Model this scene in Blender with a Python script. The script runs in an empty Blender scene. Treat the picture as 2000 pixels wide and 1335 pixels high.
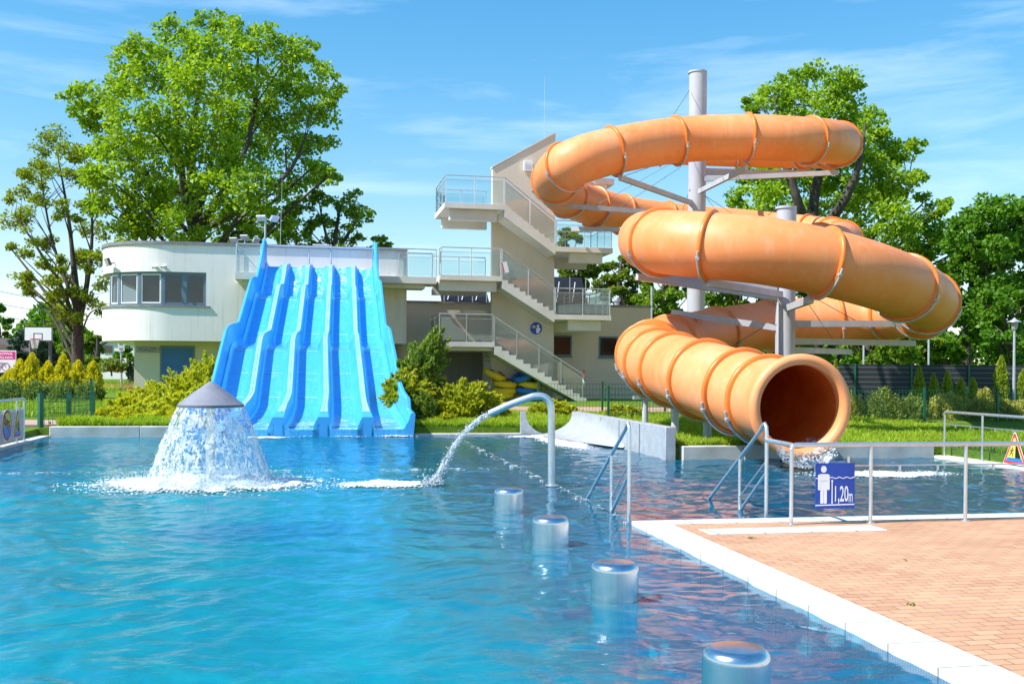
import bpy, bmesh, math, random
import numpy as np
from mathutils import Vector, Matrix, noise as mnoise
random.seed(7); RNG = np.random.default_rng(7)
D = bpy.data; SC = bpy.context.scene; COL = SC.collection
R = math.radians
# ---------------------------------------------------------------- camera model
EYE = 1.65; FPX = 2000.0; HY = 721.0; ROLL = R(0.5)
ca, sa = math.cos(ROLL), math.sin(ROLL)
def ray(px, py):
    u = (px-1000)/FPX; v = -(py-HY)/FPX
    return u*ca - v*sa, u*sa + v*ca
def P(px, py, Y):
    x, z = ray(px, py); return Vector((x*Y, Y, EYE+z*Y))
def G(px, py, z=0.0):
    x, zz = ray(px, py); Y = (z-EYE)/zz; return Vector((x*Y, Y, z))
def proj(p):
    x = p[0]/p[1]; z = (p[2]-EYE)/p[1]
    return 1000+FPX*(x*ca+z*sa), HY-FPX*(-x*sa+z*ca)
# pool axes: s runs to the right along the deck, t runs away from the viewer
NK = math.sqrt(1+.195**2); OX, OY = 1.38, 11.04
VS = Vector((1, .195, 0))/NK; VT = Vector((-.195, 1, 0))/NK; UP = Vector((0, 0, 1))
def ST(s, t, z=0.0):
    return Vector((OX, OY, 0)) + VS*s + VT*t + UP*z
def st_of(p):
    d = Vector((p[0]-OX, p[1]-OY, 0)); return d.dot(VS), d.dot(VT)
def PT(px, py, t):
    x, z = ray(px, py); Y = (t*NK - .195*OX + OY)/(1-.195*x)
    return Vector((x*Y, Y, EYE+z*Y))
def SZ(px, py, t):
    p = PT(px, py, t); return st_of(p)[0], p.z
# ---------------------------------------------------------------- mesh builder
ORG = {}
class MB:
    def __init__(self): self.v = []; self.f = []
    def add(self, vs, fs):
        o = len(self.v); self.v += [Vector(p) for p in vs]; self.f += [tuple(i+o for i in f) for f in fs]; return self
    def box(self, c, ax, ay, az):
        c = Vector(c); vs = [c+ax*i+ay*j+az*k for k in (-1, 1) for j in (-1, 1) for i in (-1, 1)]
        return self.add(vs, [(0,2,3,1),(4,5,7,6),(0,1,5,4),(2,6,7,3),(0,4,6,2),(1,3,7,5)])
    def bst(self, s0, s1, t0, t1, z0, z1):
        return self.box(ST((s0+s1)/2, (t0+t1)/2, (z0+z1)/2), VS*(abs(s1-s0)/2), VT*(abs(t1-t0)/2), UP*((z1-z0)/2))
    def beam(self, a, b, w, h, up=UP):
        a = Vector(a); b = Vector(b); d = (b-a)
        if d.length < 1e-6: return self
        x = d.normalized(); y = up.cross(x)
        if y.length < 1e-4: y = Vector((1,0,0)).cross(x)
        y.normalize(); z = x.cross(y)
        return self.box((a+b)/2, d/2, y*(w/2), z*(h/2))
    def tube(self, pts, r, n=10, cap=True, closed=False):
        pts = [Vector(p) for p in pts]; m = len(pts)
        rs = r if isinstance(r, (list, tuple)) else [r]*m
        vs = []; fs = []; prev = None
        for i, p in enumerate(pts):
            if closed: d = pts[(i+1) % m]-pts[i-1]
            else: d = pts[min(i+1, m-1)]-pts[max(i-1, 0)]
            d = d.normalized() if d.length > 1e-9 else UP.copy()
            if prev is None:
                q = UP if abs(d.z) < .9 else Vector((1,0,0)); a = d.cross(q).normalized()
            else:
                a = prev - d*prev.dot(d); a = a.normalized() if a.length > 1e-6 else d.orthogonal().normalized()
            prev = a; b = d.cross(a)
            for k in range(n):
                w = 2*math.pi*k/n; vs.append(p + (a*math.cos(w)+b*math.sin(w))*rs[i])
        for i in range(m if closed else m-1):
            for k in range(n):
                k2 = (k+1) % n; i2 = (i+1) % m
                fs.append((i*n+k, i*n+k2, i2*n+k2, i2*n+k))
        if cap and not closed:
            fs.append(tuple(range(n))[::-1]); fs.append(tuple((m-1)*n+k for k in range(n)))
        return self.add(vs, fs)
    def lathe(self, c, prof, n=32, axis=UP, cap=True):
        c = Vector(c); ax = Vector(axis).normalized(); a = ax.orthogonal().normalized(); b = ax.cross(a)
        vs = []; fs = []
        for (r, h) in prof:
            for k in range(n):
                w = 2*math.pi*k/n; vs.append(c+ax*h+(a*math.cos(w)+b*math.sin(w))*r)
        for i in range(len(prof)-1):
            for k in range(n):
                k2 = (k+1) % n; fs.append((i*n+k, i*n+k2, (i+1)*n+k2, (i+1)*n+k))
        if cap:
            fs.append(tuple(range(n))[::-1]); fs.append(tuple((len(prof)-1)*n+k for k in range(n)))
        return self.add(vs, fs)
    def prism(self, poly, o, ax, ay, n, th):
        """poly in (a,b) on plane o+ax*a+ay*b, pushed th along n"""
        m = len(poly); o = Vector(o)
        vs = [o+ax*a+ay*b for a, b in poly]; vs += [p+n*th for p in vs]
        fs = [tuple(range(m))[::-1], tuple(range(m, 2*m))]
        fs += [(i, (i+1) % m, m+(i+1) % m, m+i) for i in range(m)]
        return self.add(vs, fs)
    def grid(self, rows):
        n = len(rows[0]); vs = [p for r in rows for p in r]
        fs = [(i*n+j, i*n+j+1, (i+1)*n+j+1, (i+1)*n+j) for i in range(len(rows)-1) for j in range(n-1)]
        return self.add(vs, fs)
    def build(self, name, m, parent=None, smooth=35, origin=None, bevel=0, recalc=True):
        me = D.meshes.new(name)
        if parent is not None: o = ORG[parent.name]
        elif origin is not None: o = Vector(origin)
        else:
            xs = [p.x for p in self.v]; ys = [p.y for p in self.v]; zs = [p.z for p in self.v]
            o = Vector(((min(xs)+max(xs))/2, (min(ys)+max(ys))/2, min(zs)))
        me.from_pydata([tuple(p-o) for p in self.v], [], self.f); me.update()
        if recalc:
            bm = bmesh.new(); bm.from_mesh(me); bmesh.ops.recalc_face_normals(bm, faces=bm.faces); bm.to_mesh(me); bm.free()
        return link(name, me, m, parent, o, smooth, bevel)
def link(name, me, m, parent, o, smooth=35, bevel=0):
    ob = D.objects.new(name, me); COL.objects.link(ob)
    if m is not None:
        for x in (m if isinstance(m, (list, tuple)) else [m]): me.materials.append(x)
    if smooth:
        me.polygons.foreach_set('use_smooth', [True]*len(me.polygons)); me.set_sharp_from_angle(angle=R(smooth))
    if bevel:
        b = ob.modifiers.new('bevel', 'BEVEL'); b.width = bevel; b.segments = 2; b.limit_method = 'ANGLE'; b.angle_limit = R(40)
    if parent is not None: ob.parent = parent
    else: ob.location = o
    ORG[ob.name] = o.copy()
    return ob
def tag(o, label=None, cat=None, group=None, kind=None):
    if label: o['label'] = label
    if cat: o['category'] = cat
    if group: o['group'] = group
    if kind: o['kind'] = kind
    return o
def thing(name, loc, label, cat, group=None):
    o = D.objects.new(name, None); COL.objects.link(o); o.location = loc; o.empty_display_size = .2
    ORG[o.name] = Vector(loc); return tag(o, label, cat, group)
def text_mesh(mb, txt, o, ax, ay, n, width, height, th=.004, bold=0.0):
    cu = D.curves.new('lettering', 'FONT'); cu.body = txt; cu.size = 1; cu.offset = bold; cu.resolution_u = 3
    ob = D.objects.new('lettering', cu); COL.objects.link(ob)
    dg = bpy.context.evaluated_depsgraph_get(); ev = ob.evaluated_get(dg); me = ev.to_mesh()
    vs = [v.co.copy() for v in me.vertices]; fs = [tuple(p.vertices) for p in me.polygons]
    ev.to_mesh_clear(); D.objects.remove(ob); D.curves.remove(cu)
    if not vs: return
    x0 = min(v.x for v in vs); x1 = max(v.x for v in vs); y0 = min(v.y for v in vs); y1 = max(v.y for v in vs)
    mb.add([Vector(o)+ax*((v.x-x0)/(x1-x0)*width)+ay*((v.y-y0)/(y1-y0)*height)+n*th for v in vs], fs)
def disc(cx, cy, rx, ry=None, n=20):
    ry = ry or rx; return [(cx+rx*math.cos(2*math.pi*k/n), cy+ry*math.sin(2*math.pi*k/n)) for k in range(n)]
# numpy soup meshes
def soup(name, V, Fc, mat, parent=None, attr=None, o=None, smooth=False):
    """V (n,3) world, Fc (m,4) or (m,3) indices, attr: dict name -> (domain, values)"""
    o = ORG[parent.name] if parent is not None else (o if o is not None else Vector(((V[:,0].min()+V[:,0].max())/2, (V[:,1].min()+V[:,1].max())/2, V[:,2].min())))
    me = D.meshes.new(name); k = Fc.shape[1]
    me.vertices.add(len(V)); me.vertices.foreach_set('co', (V-np.array(o)).astype(np.float32).ravel())
    me.loops.add(Fc.size); me.loops.foreach_set('vertex_index', Fc.astype(np.int32).ravel())
    me.polygons.add(len(Fc)); me.polygons.foreach_set('loop_start', np.arange(0, Fc.size, k, dtype=np.int32))
    me.update(calc_edges=True)
    for an, (dom, val) in (attr or {}).items():
        a = me.attributes.new(an, 'FLOAT', dom); a.data.foreach_set('value', val.astype(np.float32).ravel())
    if smooth: me.polygons.foreach_set('use_smooth', [True]*len(me.polygons))
    return link(name, me, mat, parent, Vector(o), 0)
def unit(a): return a/np.maximum(np.linalg.norm(a, axis=1, keepdims=True), 1e-9)
def leaves(name, pos, dirs, L, W, mat, parent=None, var=None, fold=.0):
    n = len(pos); dirs = unit(dirs); rnd = unit(RNG.normal(size=(n, 3))); side = unit(np.cross(dirs, rnd))
    L = np.broadcast_to(L, (n,))[:, None]; W = np.broadcast_to(W, (n,))[:, None]
    nor = np.cross(dirs, side)
    a = pos-dirs*L*.5; c = pos+dirs*L*.5; b = pos+side*W*.5-dirs*L*.08+nor*W*fold; d = pos-side*W*.5-dirs*L*.08+nor*W*fold
    V = np.stack([a, b, c, d], 1).reshape(-1, 3); Fc = np.arange(4*n).reshape(n, 4)
    at = {'var': ('FACE', var if var is not None else RNG.random(n)), 'tip': ('POINT', np.tile(np.array([0., .5, 1., .5]), n))}
    return soup(name, V, Fc, mat, parent, at)
OCT_V = np.array([[1,0,0],[-1,0,0],[0,1,0],[0,-1,0],[0,0,1],[0,0,-1]], float)
OCT_F = np.array([[0,2,4],[2,1,4],[1,3,4],[3,0,4],[2,0,5],[1,2,5],[3,1,5],[0,3,5]])
def blobs(name, cen, scl, mat, parent=None):
    n = len(cen); rot = unit(RNG.normal(size=(n, 3)))
    V = (cen[:, None, :]+OCT_V[None]*scl[:, None, :]).reshape(-1, 3)
    Fc = (OCT_F[None]+(np.arange(n)*6)[:, None, None]).reshape(-1, 3)
    return soup(name, V, Fc, mat, parent, smooth=True)
def catmull(pts, per=12):
    pts = [Vector(p) for p in pts]; q = [2*pts[0]-pts[1]]+pts+[2*pts[-1]-pts[-2]]; out = []
    for i in range(1, len(q)-2):
        for k in range(per):
            u = k/per; a, b, c, d = q[i-1], q[i], q[i+1], q[i+2]
            out.append(.5*((2*b)+(c-a)*u+(2*a-5*b+4*c-d)*u*u+(3*b-a-3*c+d)*u**3))
    return out+[pts[-1]]
# ---------------------------------------------------------------- materials
class NT:
    def __init__(self, name):
        self.m = D.materials.new(name); self.m.use_nodes = True; self.t = self.m.node_tree; self.t.nodes.clear()
        self.out = self.n('ShaderNodeOutputMaterial')
    def n(self, ty, **kw):
        x = self.t.nodes.new(ty)
        for k, v in kw.items():
            if k in x.inputs: x.inputs[k].default_value = v
            else: setattr(x, k, v)
        return x
    def l(self, a, b): self.t.links.new(a, b)
    def coord(self, scale=(1,1,1), which='Object', rot=(0,0,0)):
        c = self.n('ShaderNodeTexCoord'); mp = self.n('ShaderNodeMapping'); mp.inputs['Scale'].default_value = scale; mp.inputs['Rotation'].default_value = rot
        self.l(c.outputs[which], mp.inputs['Vector']); return mp.outputs['Vector']
    def noise(self, vec, scale, detail=4, rough=.55, dist=0):
        x = self.n('ShaderNodeTexNoise', Scale=scale, Detail=detail, Roughness=rough, Distortion=dist)
        self.l(vec, x.inputs['Vector']); return x.outputs['Fac']
    def ramp(self, fac, stops, interp='LINEAR'):
        x = self.n('ShaderNodeValToRGB'); e = x.color_ramp.elements; x.color_ramp.interpolation = interp
        while len(e) < len(stops): e.new(.5)
        for q, (p, c) in zip(e, stops):
            q.position = p; q.color = (c, c, c, 1) if isinstance(c, (int, float)) else (*c, 1)
        self.l(fac, x.inputs['Fac']); return x.outputs['Color']
    def mix(self, f, a, b, mode='MIX'):
        x = self.n('ShaderNodeMix', data_type='RGBA', blend_type=mode)
        for sock, v in ((x.inputs[0], f), (x.inputs[6], a), (x.inputs[7], b)):
            if isinstance(v, (int, float)): sock.default_value = v
            elif isinstance(v, (tuple, list)): sock.default_value = (*v, 1) if len(v) == 3 else v
            else: self.l(v, sock)
        return x.outputs[2]
    def math(self, op, a, b=0.0, clamp=False):
        x = self.n('ShaderNodeMath', operation=op); x.use_clamp = clamp
        for sock, v in ((x.inputs[0], a), (x.inputs[1], b)):
            if isinstance(v, (int, float)): sock.default_value = v
            else: self.l(v, sock)
        return x.outputs[0]
    def bump(self, h, strength=.3, dist=.02, nrm=None):
        x = self.n('ShaderNodeBump', Strength=strength, Distance=dist); self.l(h, x.inputs['Height'])
        if nrm is not None: self.l(nrm, x.inputs['Normal'])
        return x.outputs['Normal']
    def bsdf(self, base, rough=.5, metal=0., nrm=None, spec=.5, **kw):
        x = self.n('ShaderNodeBsdfPrincipled')
        for k, v in (('Base Color', base), ('Roughness', rough), ('Metallic', metal), ('Specular IOR Level', spec)):
            if isinstance(v, (int, float)): x.inputs[k].default_value = v
            elif isinstance(v, (tuple, list)): x.inputs[k].default_value = (*v, 1)
            else: self.l(v, x.inputs[k])
        for k, v in kw.items():
            k = k.replace('_', ' ')
            if isinstance(v, (int, float)): x.inputs[k].default_value = v
            else: self.l(v, x.inputs[k])
        if nrm is not None: self.l(nrm, x.inputs['Normal'])
        return x.outputs['BSDF']
    def done(self, sh): self.l(sh, self.out.inputs['Surface']); return self.m
def simple(name, c1, c2=None, scale=4, rough=.5, metal=0., bump=0., bscale=60, bdist=.01, spec=.5, stretch=(1,1,1), detail=5, lo=.3, hi=.7):
    k = NT(name); v = k.coord(stretch)
    base = c1 if c2 is None else k.ramp(k.noise(v, scale, detail), [(lo, c1), (hi, c2)])
    nr = k.bump(k.noise(v, bscale, 3), bump, bdist) if bump else None
    return k.done(k.bsdf(base, rough, metal, nr, spec))
M = {}
M['steel'] = simple('stainless_steel', (.62,.63,.65), (.74,.75,.76), 9, .32, .8, .05, 200, .002)
M['brushed'] = simple('brushed_steel', (.60,.63,.66), (.74,.76,.78), 3, .23, 1., .12, 90, .002, stretch=(6,6,.4))
M['galv'] = simple('galvanised_steel', (.42,.45,.48), (.56,.59,.62), 7, .42, .35, .1, 80, .003)
M['trough'] = simple('bright_brushed_trough', (.50,.52,.55), (.62,.64,.67), 5, .35, .35, .1, 60, .003)
M['pillar'] = simple('pale_grey_painted_steel', (.40,.405,.45), (.50,.505,.55), 2.5, .45, .0, .12, 6, .01, stretch=(1,1,.35))
k = NT('pale_render'); v = k.coord(); n1 = k.noise(v, .7, 5); s1_ = k.noise(k.coord((2.5,2.5,.12)), 2.2, 6, .65); base = k.ramp(n1, [(.3, (.79,.735,.71)), (.7, (.87,.82,.80))])
base = k.mix(k.math('MULTIPLY', k.ramp(s1_, [(.52, 0.), (.72, 1.)]), .45), base, (.52,.49,.45)); M['render_white'] = k.done(k.bsdf(base, .85, 0, k.bump(k.noise(v, 45, 3), .12, .006)))
M['concrete_wall'] = simple('tan_concrete', (.64,.56,.44), (.74,.65,.52), .6, .85, 0, .2, 35, .006, stretch=(1,1,.3))
M['slab'] = simple('light_concrete', (.64,.60,.54), (.76,.725,.665), 1.2, .8, 0, .15, 30, .006)
M['kerb'] = simple('kerb_concrete', (.44,.42,.38), (.66,.63,.58), 2.2, .85, 0, .3, 40, .008)
M['coping'] = simple('grey_metal_coping', (.20,.19,.20), (.28,.27,.28), 3, .5, .2)
M['frame'] = simple('grey_blue_window_frame', (.12,.17,.22), (.15,.20,.26), 2, .4)
M['darkgrey'] = simple('dark_grey_metal', (.10,.10,.11), (.15,.15,.16), 6, .5)
M['black'] = simple('black_plastic', (.012,.012,.014), (.025,.025,.028), 6, .4)
M['blackslat'] = None
M['white'] = simple('white_paint', (.76,.76,.77), (.84,.84,.85), 6, .4)
M['signwhite'] = simple('sign_white', (.82,.82,.85), None, rough=.35)
M['signblue'] = simple('sign_blue', (.006,.055,.36), (.008,.075,.42), 3, .3)
M['signred'] = simple('sign_red', (.62,.05,.06), None, rough=.35)
M['signyellow'] = simple('sign_yellow', (.80,.62,.10), None, rough=.35)
M['signblack'] = simple('sign_black', (.015,.015,.015), None, rough=.4)
M['signcyan'] = simple('sign_water_blue', (.02,.22,.75), None, rough=.35)
M['signgrey'] = simple('sign_grey_lilac', (.32,.30,.36), (.36,.34,.40), 4, .5)
M['magenta'] = simple('sign_magenta', (.60,.02,.22), None, rough=.4)
M['green_metal'] = simple('green_coated_steel', (.006,.10,.055), (.01,.13,.07), 5, .4)
M['door_blue'] = simple('blue_door_paint', (.015,.12,.38), (.02,.15,.44), 2, .4)
M['bark'] = simple('tree_bark', (.035,.028,.022), (.11,.09,.07), 5, .9, 0, .8, 14, .06, stretch=(1,1,.25))
M['cap'] = simple('grey_fibreglass', (.20,.20,.235), (.26,.26,.30), 6, .45, 0, .1, 60, .003)
M['ring_yellow'] = simple('yellow_vinyl', (.72,.44,.012), (.82,.54,.02), 3, .35)
M['ring_blue'] = simple('blue_vinyl', (.01,.13,.48), (.02,.18,.56), 3, .35)
M['orange_ring'] = simple('orange_flange', (.72,.17,.02), (.82,.24,.04), 3, .35, 0, .08, 25, .004)
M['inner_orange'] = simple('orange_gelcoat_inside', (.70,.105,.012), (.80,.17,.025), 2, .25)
M['court'] = simple('red_track', (.36,.12,.08), (.42,.16,.11), 3, .9)
M['roofbrown'] = simple('brown_roof', (.13,.095,.075), (.20,.15,.12), 8, .8)
M['grey_door'] = simple('grey_panel_door', (.17,.165,.155), (.21,.20,.19), 2, .6, 0, .2, 6, .01, stretch=(8,8,.05))
M['netting'] = simple('net_white', (.7,.7,.68), None, rough=.8)
M['soffit'] = M['slab']
# orange tube: weathered gelcoat, bleached blotches and faint streaks
k = NT('orange_gelcoat'); v = k.coord(); v2 = k.coord((1,1,.25))
n1 = k.noise(v, .45, 5, .6); n2 = k.noise(v2, 5, 6, .6); n3 = k.noise(v, 26, 3)
base = k.ramp(n1, [(.30, (.86,.245,.058)), (.60, (.89,.325,.118)), (.80, (.90,.43,.24))])
base = k.mix(k.math('MULTIPLY', k.ramp(n2, [(.52, 0.), (.75, 1.)]), .40), base, (.84,.46,.29))
st_ = k.noise(k.coord((2.2,2.2,.22)), 2.6, 6, .65); base = k.mix(k.math('MULTIPLY', k.ramp(st_, [(.60, 0.), (.74, 1.)]), .35), base, (.50,.17,.06))
n4 = k.noise(v, 1.1, 3); base = k.mix(k.math('MULTIPLY', k.ramp(n4, [(.62,0.),(.66,1.)]), .30), base, (.74,.20,.03))
M['orange'] = k.done(k.bsdf(base, k.ramp(n2, [(.3, .42), (.7, .60)]), 0, k.bump(n3, .07, .01)))
# blue gelcoat
k = NT('blue_gelcoat'); v = k.coord(); n1 = k.noise(v, .8, 4); n2 = k.noise(v, 18, 4)
base = k.ramp(n1, [(.3, (.045,.37,.80)), (.7, (.075,.44,.86))])
M['blue'] = k.done(k.bsdf(base, .26, 0, k.bump(n2, .05, .01)))
k = NT('blue_divider_top'); v = k.coord(); n1 = k.noise(v, 2, 5)
M['bluepale'] = k.done(k.bsdf(k.ramp(n1, [(.3, (.22,.54,.86)), (.7, (.38,.64,.90))]), .35, 0, k.bump(k.noise(v, 30, 3), .08, .01)))
# blue lane bed under a skin of running water
k = NT('wet_blue_lane'); v = k.coord(); vs_ = k.coord((1.6,1.6,1.6), rot=(0,0,.19)); n1 = k.noise(vs_, 9, 6, .65, .4); n2 = k.noise(v, 34, 4)
base = k.ramp(n1, [(.35, (.045,.40,.84)), (.55, (.08,.48,.89)), (.72, (.16,.58,.93)), (.8, (.45,.74,.95))])
sc_ = k.noise(k.coord((.9,.35,.35), rot=(0,0,.19)), 3.0, 7, .7, 1.5); base = k.mix(k.math('MULTIPLY', k.ramp(sc_, [(.55,0.),(.68,1.)]), .30), base, (.30,.62,.90))
M['lane'] = k.done(k.bsdf(base, .12, 0, k.bump(n2, .35, .012, k.bump(n1, .3, .02)), Coat_Weight=.4))
# water: rippled surface over a lightly clouded body, the tiled floor shows through
k = NT('pool_water'); v = k.coord((1,1,1)); w3 = k.noise(v, 9., 4, .6, .5); w4 = k.noise(v, 26., 3, .6)
med = k.noise(v, 1.7, 5, .65, 1.0); big = k.noise(v, .22, 3)
base = k.ramp(big, [(.35, (.001,.29,.56)), (.65, (.003,.39,.66))]); base = k.mix(k.ramp(med, [(.45, 0.), (.75, .5)]), base, (.02,.62,.80))
rip = k.n('ShaderNodeAttribute', attribute_name='rip'); boost_attr = k.n('ShaderNodeAttribute', attribute_name='mirror_boost'); boost = boost_attr.outputs['Fac']; base = k.mix(k.math('MULTIPLY', boost, .85), base, (.002,.15,.34)); w2 = k.noise(k.coord((.8,1.5,1)), 4.5, 3, .55, .6)  # darker body colour and stronger mirroring put in at right so reflections show
nr = k.bump(k.math('MULTIPLY', rip.outputs['Fac'], k.math('ADD', k.math('MULTIPLY', w2, .016), k.math('ADD', k.math('MULTIPLY', w3, .0085), k.math('MULTIPLY', w4, .0030)))), 1., 1.)
df = k.n('ShaderNodeBsdfDiffuse'); k.l(base, df.inputs[0]); k.l(nr, df.inputs['Normal'])
tr = k.n('ShaderNodeBsdfTransparent'); tr.inputs[0].default_value = (.28,.86,.95,1)
m1 = k.n('ShaderNodeMixShader', Fac=.58); k.l(df.outputs[0], m1.inputs[1]); k.l(tr.outputs[0], m1.inputs[2])
gl = k.n('ShaderNodeBsdfGlossy'); gl.inputs['Roughness'].default_value = .03; k.l(nr, gl.inputs['Normal'])
fr = k.n('ShaderNodeFresnel', IOR=1.33); k.l(k.math('ADD', 1.21, k.math('MULTIPLY', boost, .52)), fr.inputs['IOR']); k.l(nr, fr.inputs['Normal'])
m2 = k.n('ShaderNodeMixShader'); k.l(fr.outputs[0], m2.inputs[0]); k.l(m1.outputs[0], m2.inputs[1]); k.l(gl.outputs[0], m2.inputs[2])
M['water'] = k.done(m2.outputs[0])
k = NT('blue_pool_tiles'); v = k.coord(); bt_ = k.n('ShaderNodeTexBrick', Scale=1.); bt_.offset = 0; bt_.inputs['Brick Width'].default_value = .5; bt_.inputs['Row Height'].default_value = .5; bt_.inputs['Mortar Size'].default_value = .012
bt_.inputs['Color1'].default_value = (.02,.34,.62,1); bt_.inputs['Color2'].default_value = (.03,.40,.68,1); bt_.inputs['Mortar'].default_value = (.25,.60,.75,1); k.l(v, bt_.inputs['Vector'])
M['tiles'] = k.done(k.bsdf(bt_.outputs['Color'], .5))
M['paletiles'] = simple('pale_ledge_tiles', (.16,.55,.68), (.28,.66,.76), 3, .5)
# foam with ragged edges
k = NT('white_foam'); v = k.coord(); a = k.n('ShaderNodeAttribute', attribute_name='a'); n1 = k.noise(v, 7, 6, .7, .5); n2 = k.noise(v, 30, 4, .6)
al = k.ramp(k.math('ADD', a.outputs['Fac'], k.math('MULTIPLY', k.math('SUBTRACT', k.math('ADD', n1, k.math('MULTIPLY', n2, .4)), .7), 1.5)), [(.30, 0.), (.48, 1.)])
M['foam'] = k.done(k.bsdf((.9,.93,.95), .5, 0, k.bump(n2, .5, .03), Alpha=al))
M['froth'] = simple('froth', (.88,.92,.94), None, rough=.5)
k = NT('water_droplets'); M['drops'] = k.done(k.bsdf((.90,.94,.96), .08, 0, None, .8, Transmission_Weight=.35, IOR=1.33))
# falling sheet of water
k = NT('falling_water_sheet'); v = k.coord((1,1,.55)); n1 = k.noise(v, 13, 5, .65, 1.2); n2 = k.noise(v, 40, 4, .6, .6)
f = k.math('ADD', n1, k.math('MULTIPLY', n2, .5))
w1_ = k.n('ShaderNodeBsdfDiffuse'); w1_.inputs[0].default_value = (.93,.96,.98,1); w2_ = k.n('ShaderNodeBsdfTranslucent'); w2_.inputs[0].default_value = (.93,.96,.98,1)
w3_ = k.n('ShaderNodeMixShader', Fac=.45); k.l(w1_.outputs[0], w3_.inputs[1]); k.l(w2_.outputs[0], w3_.inputs[2]); k.l(k.bump(f, .4, .03), w1_.inputs['Normal']); wh = w3_.outputs[0]
tr = k.n('ShaderNodeBsdfTransparent'); tr.inputs[0].default_value = (.90,.97,1,1)
gl = k.n('ShaderNodeBsdfGlossy'); gl.inputs['Roughness'].default_value = .05; k.l(k.bump(f, 1., .08), gl.inputs['Normal'])
m1 = k.n('ShaderNodeMixShader', Fac=.08); k.l(tr.outputs[0], m1.inputs[1]); k.l(gl.outputs[0], m1.inputs[2])
m2 = k.n('ShaderNodeMixShader'); k.l(k.ramp(f, [(.71, 0.), (.87, .92)]), m2.inputs[0]); k.l(m1.outputs[0], m2.inputs[1]); k.l(wh, m2.inputs[2])
M['sheet'] = k.done(m2.outputs[0])
# glass
def glass(name, tint, refl=1.0, add=.03, haze=None):
    k = NT(name); tr = k.n('ShaderNodeBsdfTransparent'); tr.inputs[0].default_value = (*tint, 1)
    gl = k.n('ShaderNodeBsdfGlossy'); gl.inputs['Roughness'].default_value = .015
    lw = k.n('ShaderNodeLayerWeight', Blend=.5); f = k.math('ADD', k.math('MULTIPLY', k.math('POWER', lw.outputs['Facing'], 4.5), .8*min(refl,1.1)), add+.02, True)
    m = k.n('ShaderNodeMixShader'); k.l(f, m.inputs[0]); k.l(tr.outputs[0], m.inputs[1]); k.l(gl.outputs[0], m.inputs[2]); o = m.outputs[0]
    if haze:
        df = k.n('ShaderNodeBsdfDiffuse'); df.inputs[0].default_value = (*haze[0], 1); m2 = k.n('ShaderNodeMixShader', Fac=haze[1])
        k.l(o, m2.inputs[1]); k.l(df.outputs[0], m2.inputs[2]); o = m2.outputs[0]
    return k.done(o)
M['glass'] = glass('clear_glass', (.90,.945,.94), .75, .015)
M['glass_grey'] = glass('stair_glass', (.80,.86,.84), 1.6, .05, ((.55,.55,.52), .12))
M['glass_white'] = glass('whitened_glass', (.85,.85,.9), 1.2, .05, ((.62,.58,.62), .6))  # white haze stands in for the reflection on the left fence; also lantern glass
M['pane'] = glass('window_pane', (.55,.58,.60), 1.6, .05)
M['darkpane'] = simple('dark_window_glass', (.012,.014,.018), None, rough=.06, spec=.9)
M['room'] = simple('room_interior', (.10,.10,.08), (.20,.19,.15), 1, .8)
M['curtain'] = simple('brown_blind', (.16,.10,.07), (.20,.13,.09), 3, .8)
# paving
def paving(name, c1, c2, c3, mortar, bw=.2, rh=.1, sc=1.0):
    k = NT(name); v = k.coord(); b = k.n('ShaderNodeTexBrick', Scale=sc); b.inputs['Brick Width'].default_value = bw; b.inputs['Row Height'].default_value = rh
    b.inputs['Mortar Size'].default_value = .006; b.inputs['Mortar Smooth'].default_value = .25; b.inputs['Bias'].default_value = -.1
    b.inputs['Color1'].default_value = (*c1, 1); b.inputs['Color2'].default_value = (*c2, 1); b.inputs['Mortar'].default_value = (*mortar, 1); k.l(v, b.inputs['Vector'])
    n = k.noise(v, 1.3, 5, .6); n2 = k.noise(v, 70, 3)
    base = k.mix(k.ramp(n, [(.35, 0.), (.75, .7)]), b.outputs['Color'], c3)
    n5 = k.noise(v, .5, 6, .7); base = k.mix(k.math('MULTIPLY', k.ramp(n5, [(.50,0.),(.72,1.)]), .35), base, (.42,.24,.15))
    base = k.mix(.25, base, k.ramp(n2, [(.3, (.2,.12,.08)), (.7, (.9,.6,.42))]), 'MULTIPLY')
    hh = k.math('ADD', k.math('MULTIPLY', k.math('SUBTRACT', 1., b.outputs['Fac']), .8), k.math('MULTIPLY', n2, .35))
    return k.done(k.bsdf(base, .85, 0, k.bump(hh, .6, .008)))
M['pavers'] = paving('clay_pavers', (.56,.29,.165), (.68,.40,.23), (.66,.43,.26), (.26,.16,.10))
M['path'] = paving('pink_path_pavers', (.50,.32,.26), (.54,.36,.29), (.58,.42,.35), (.32,.24,.20))
k = NT('white_grating'); v = k.coord(); wv = k.n('ShaderNodeTexWave', wave_type='BANDS', bands_direction='Y', Scale=12.); k.l(v, wv.inputs['Vector'])
jw = k.n('ShaderNodeTexWave', wave_type='BANDS', bands_direction='Y', Scale=.628); k.l(v, jw.inputs['Vector']); dn = k.noise(v, 2.2, 6, .7)
gc = k.mix(k.ramp(jw.outputs['Fac'], [(.002, 1.), (.006, 0.)]), k.ramp(wv.outputs['Fac'], [(.0, (.62,.63,.65)), (.25, (.80,.80,.80)), (1, (.84,.84,.83))]), (.30,.29,.27)); gc = k.mix(k.math('MULTIPLY', k.ramp(dn, [(.52, 0.), (.72, 1.)]), .35), gc, (.52,.49,.44))
M['grating'] = k.done(k.bsdf(gc, .5, 0, k.bump(wv.outputs['Fac'], .4, .01)))
k = NT('white_grating_cross'); v = k.coord(); wv = k.n('ShaderNodeTexWave', wave_type='BANDS', bands_direction='X', Scale=9.); k.l(v, wv.inputs['Vector'])
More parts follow.
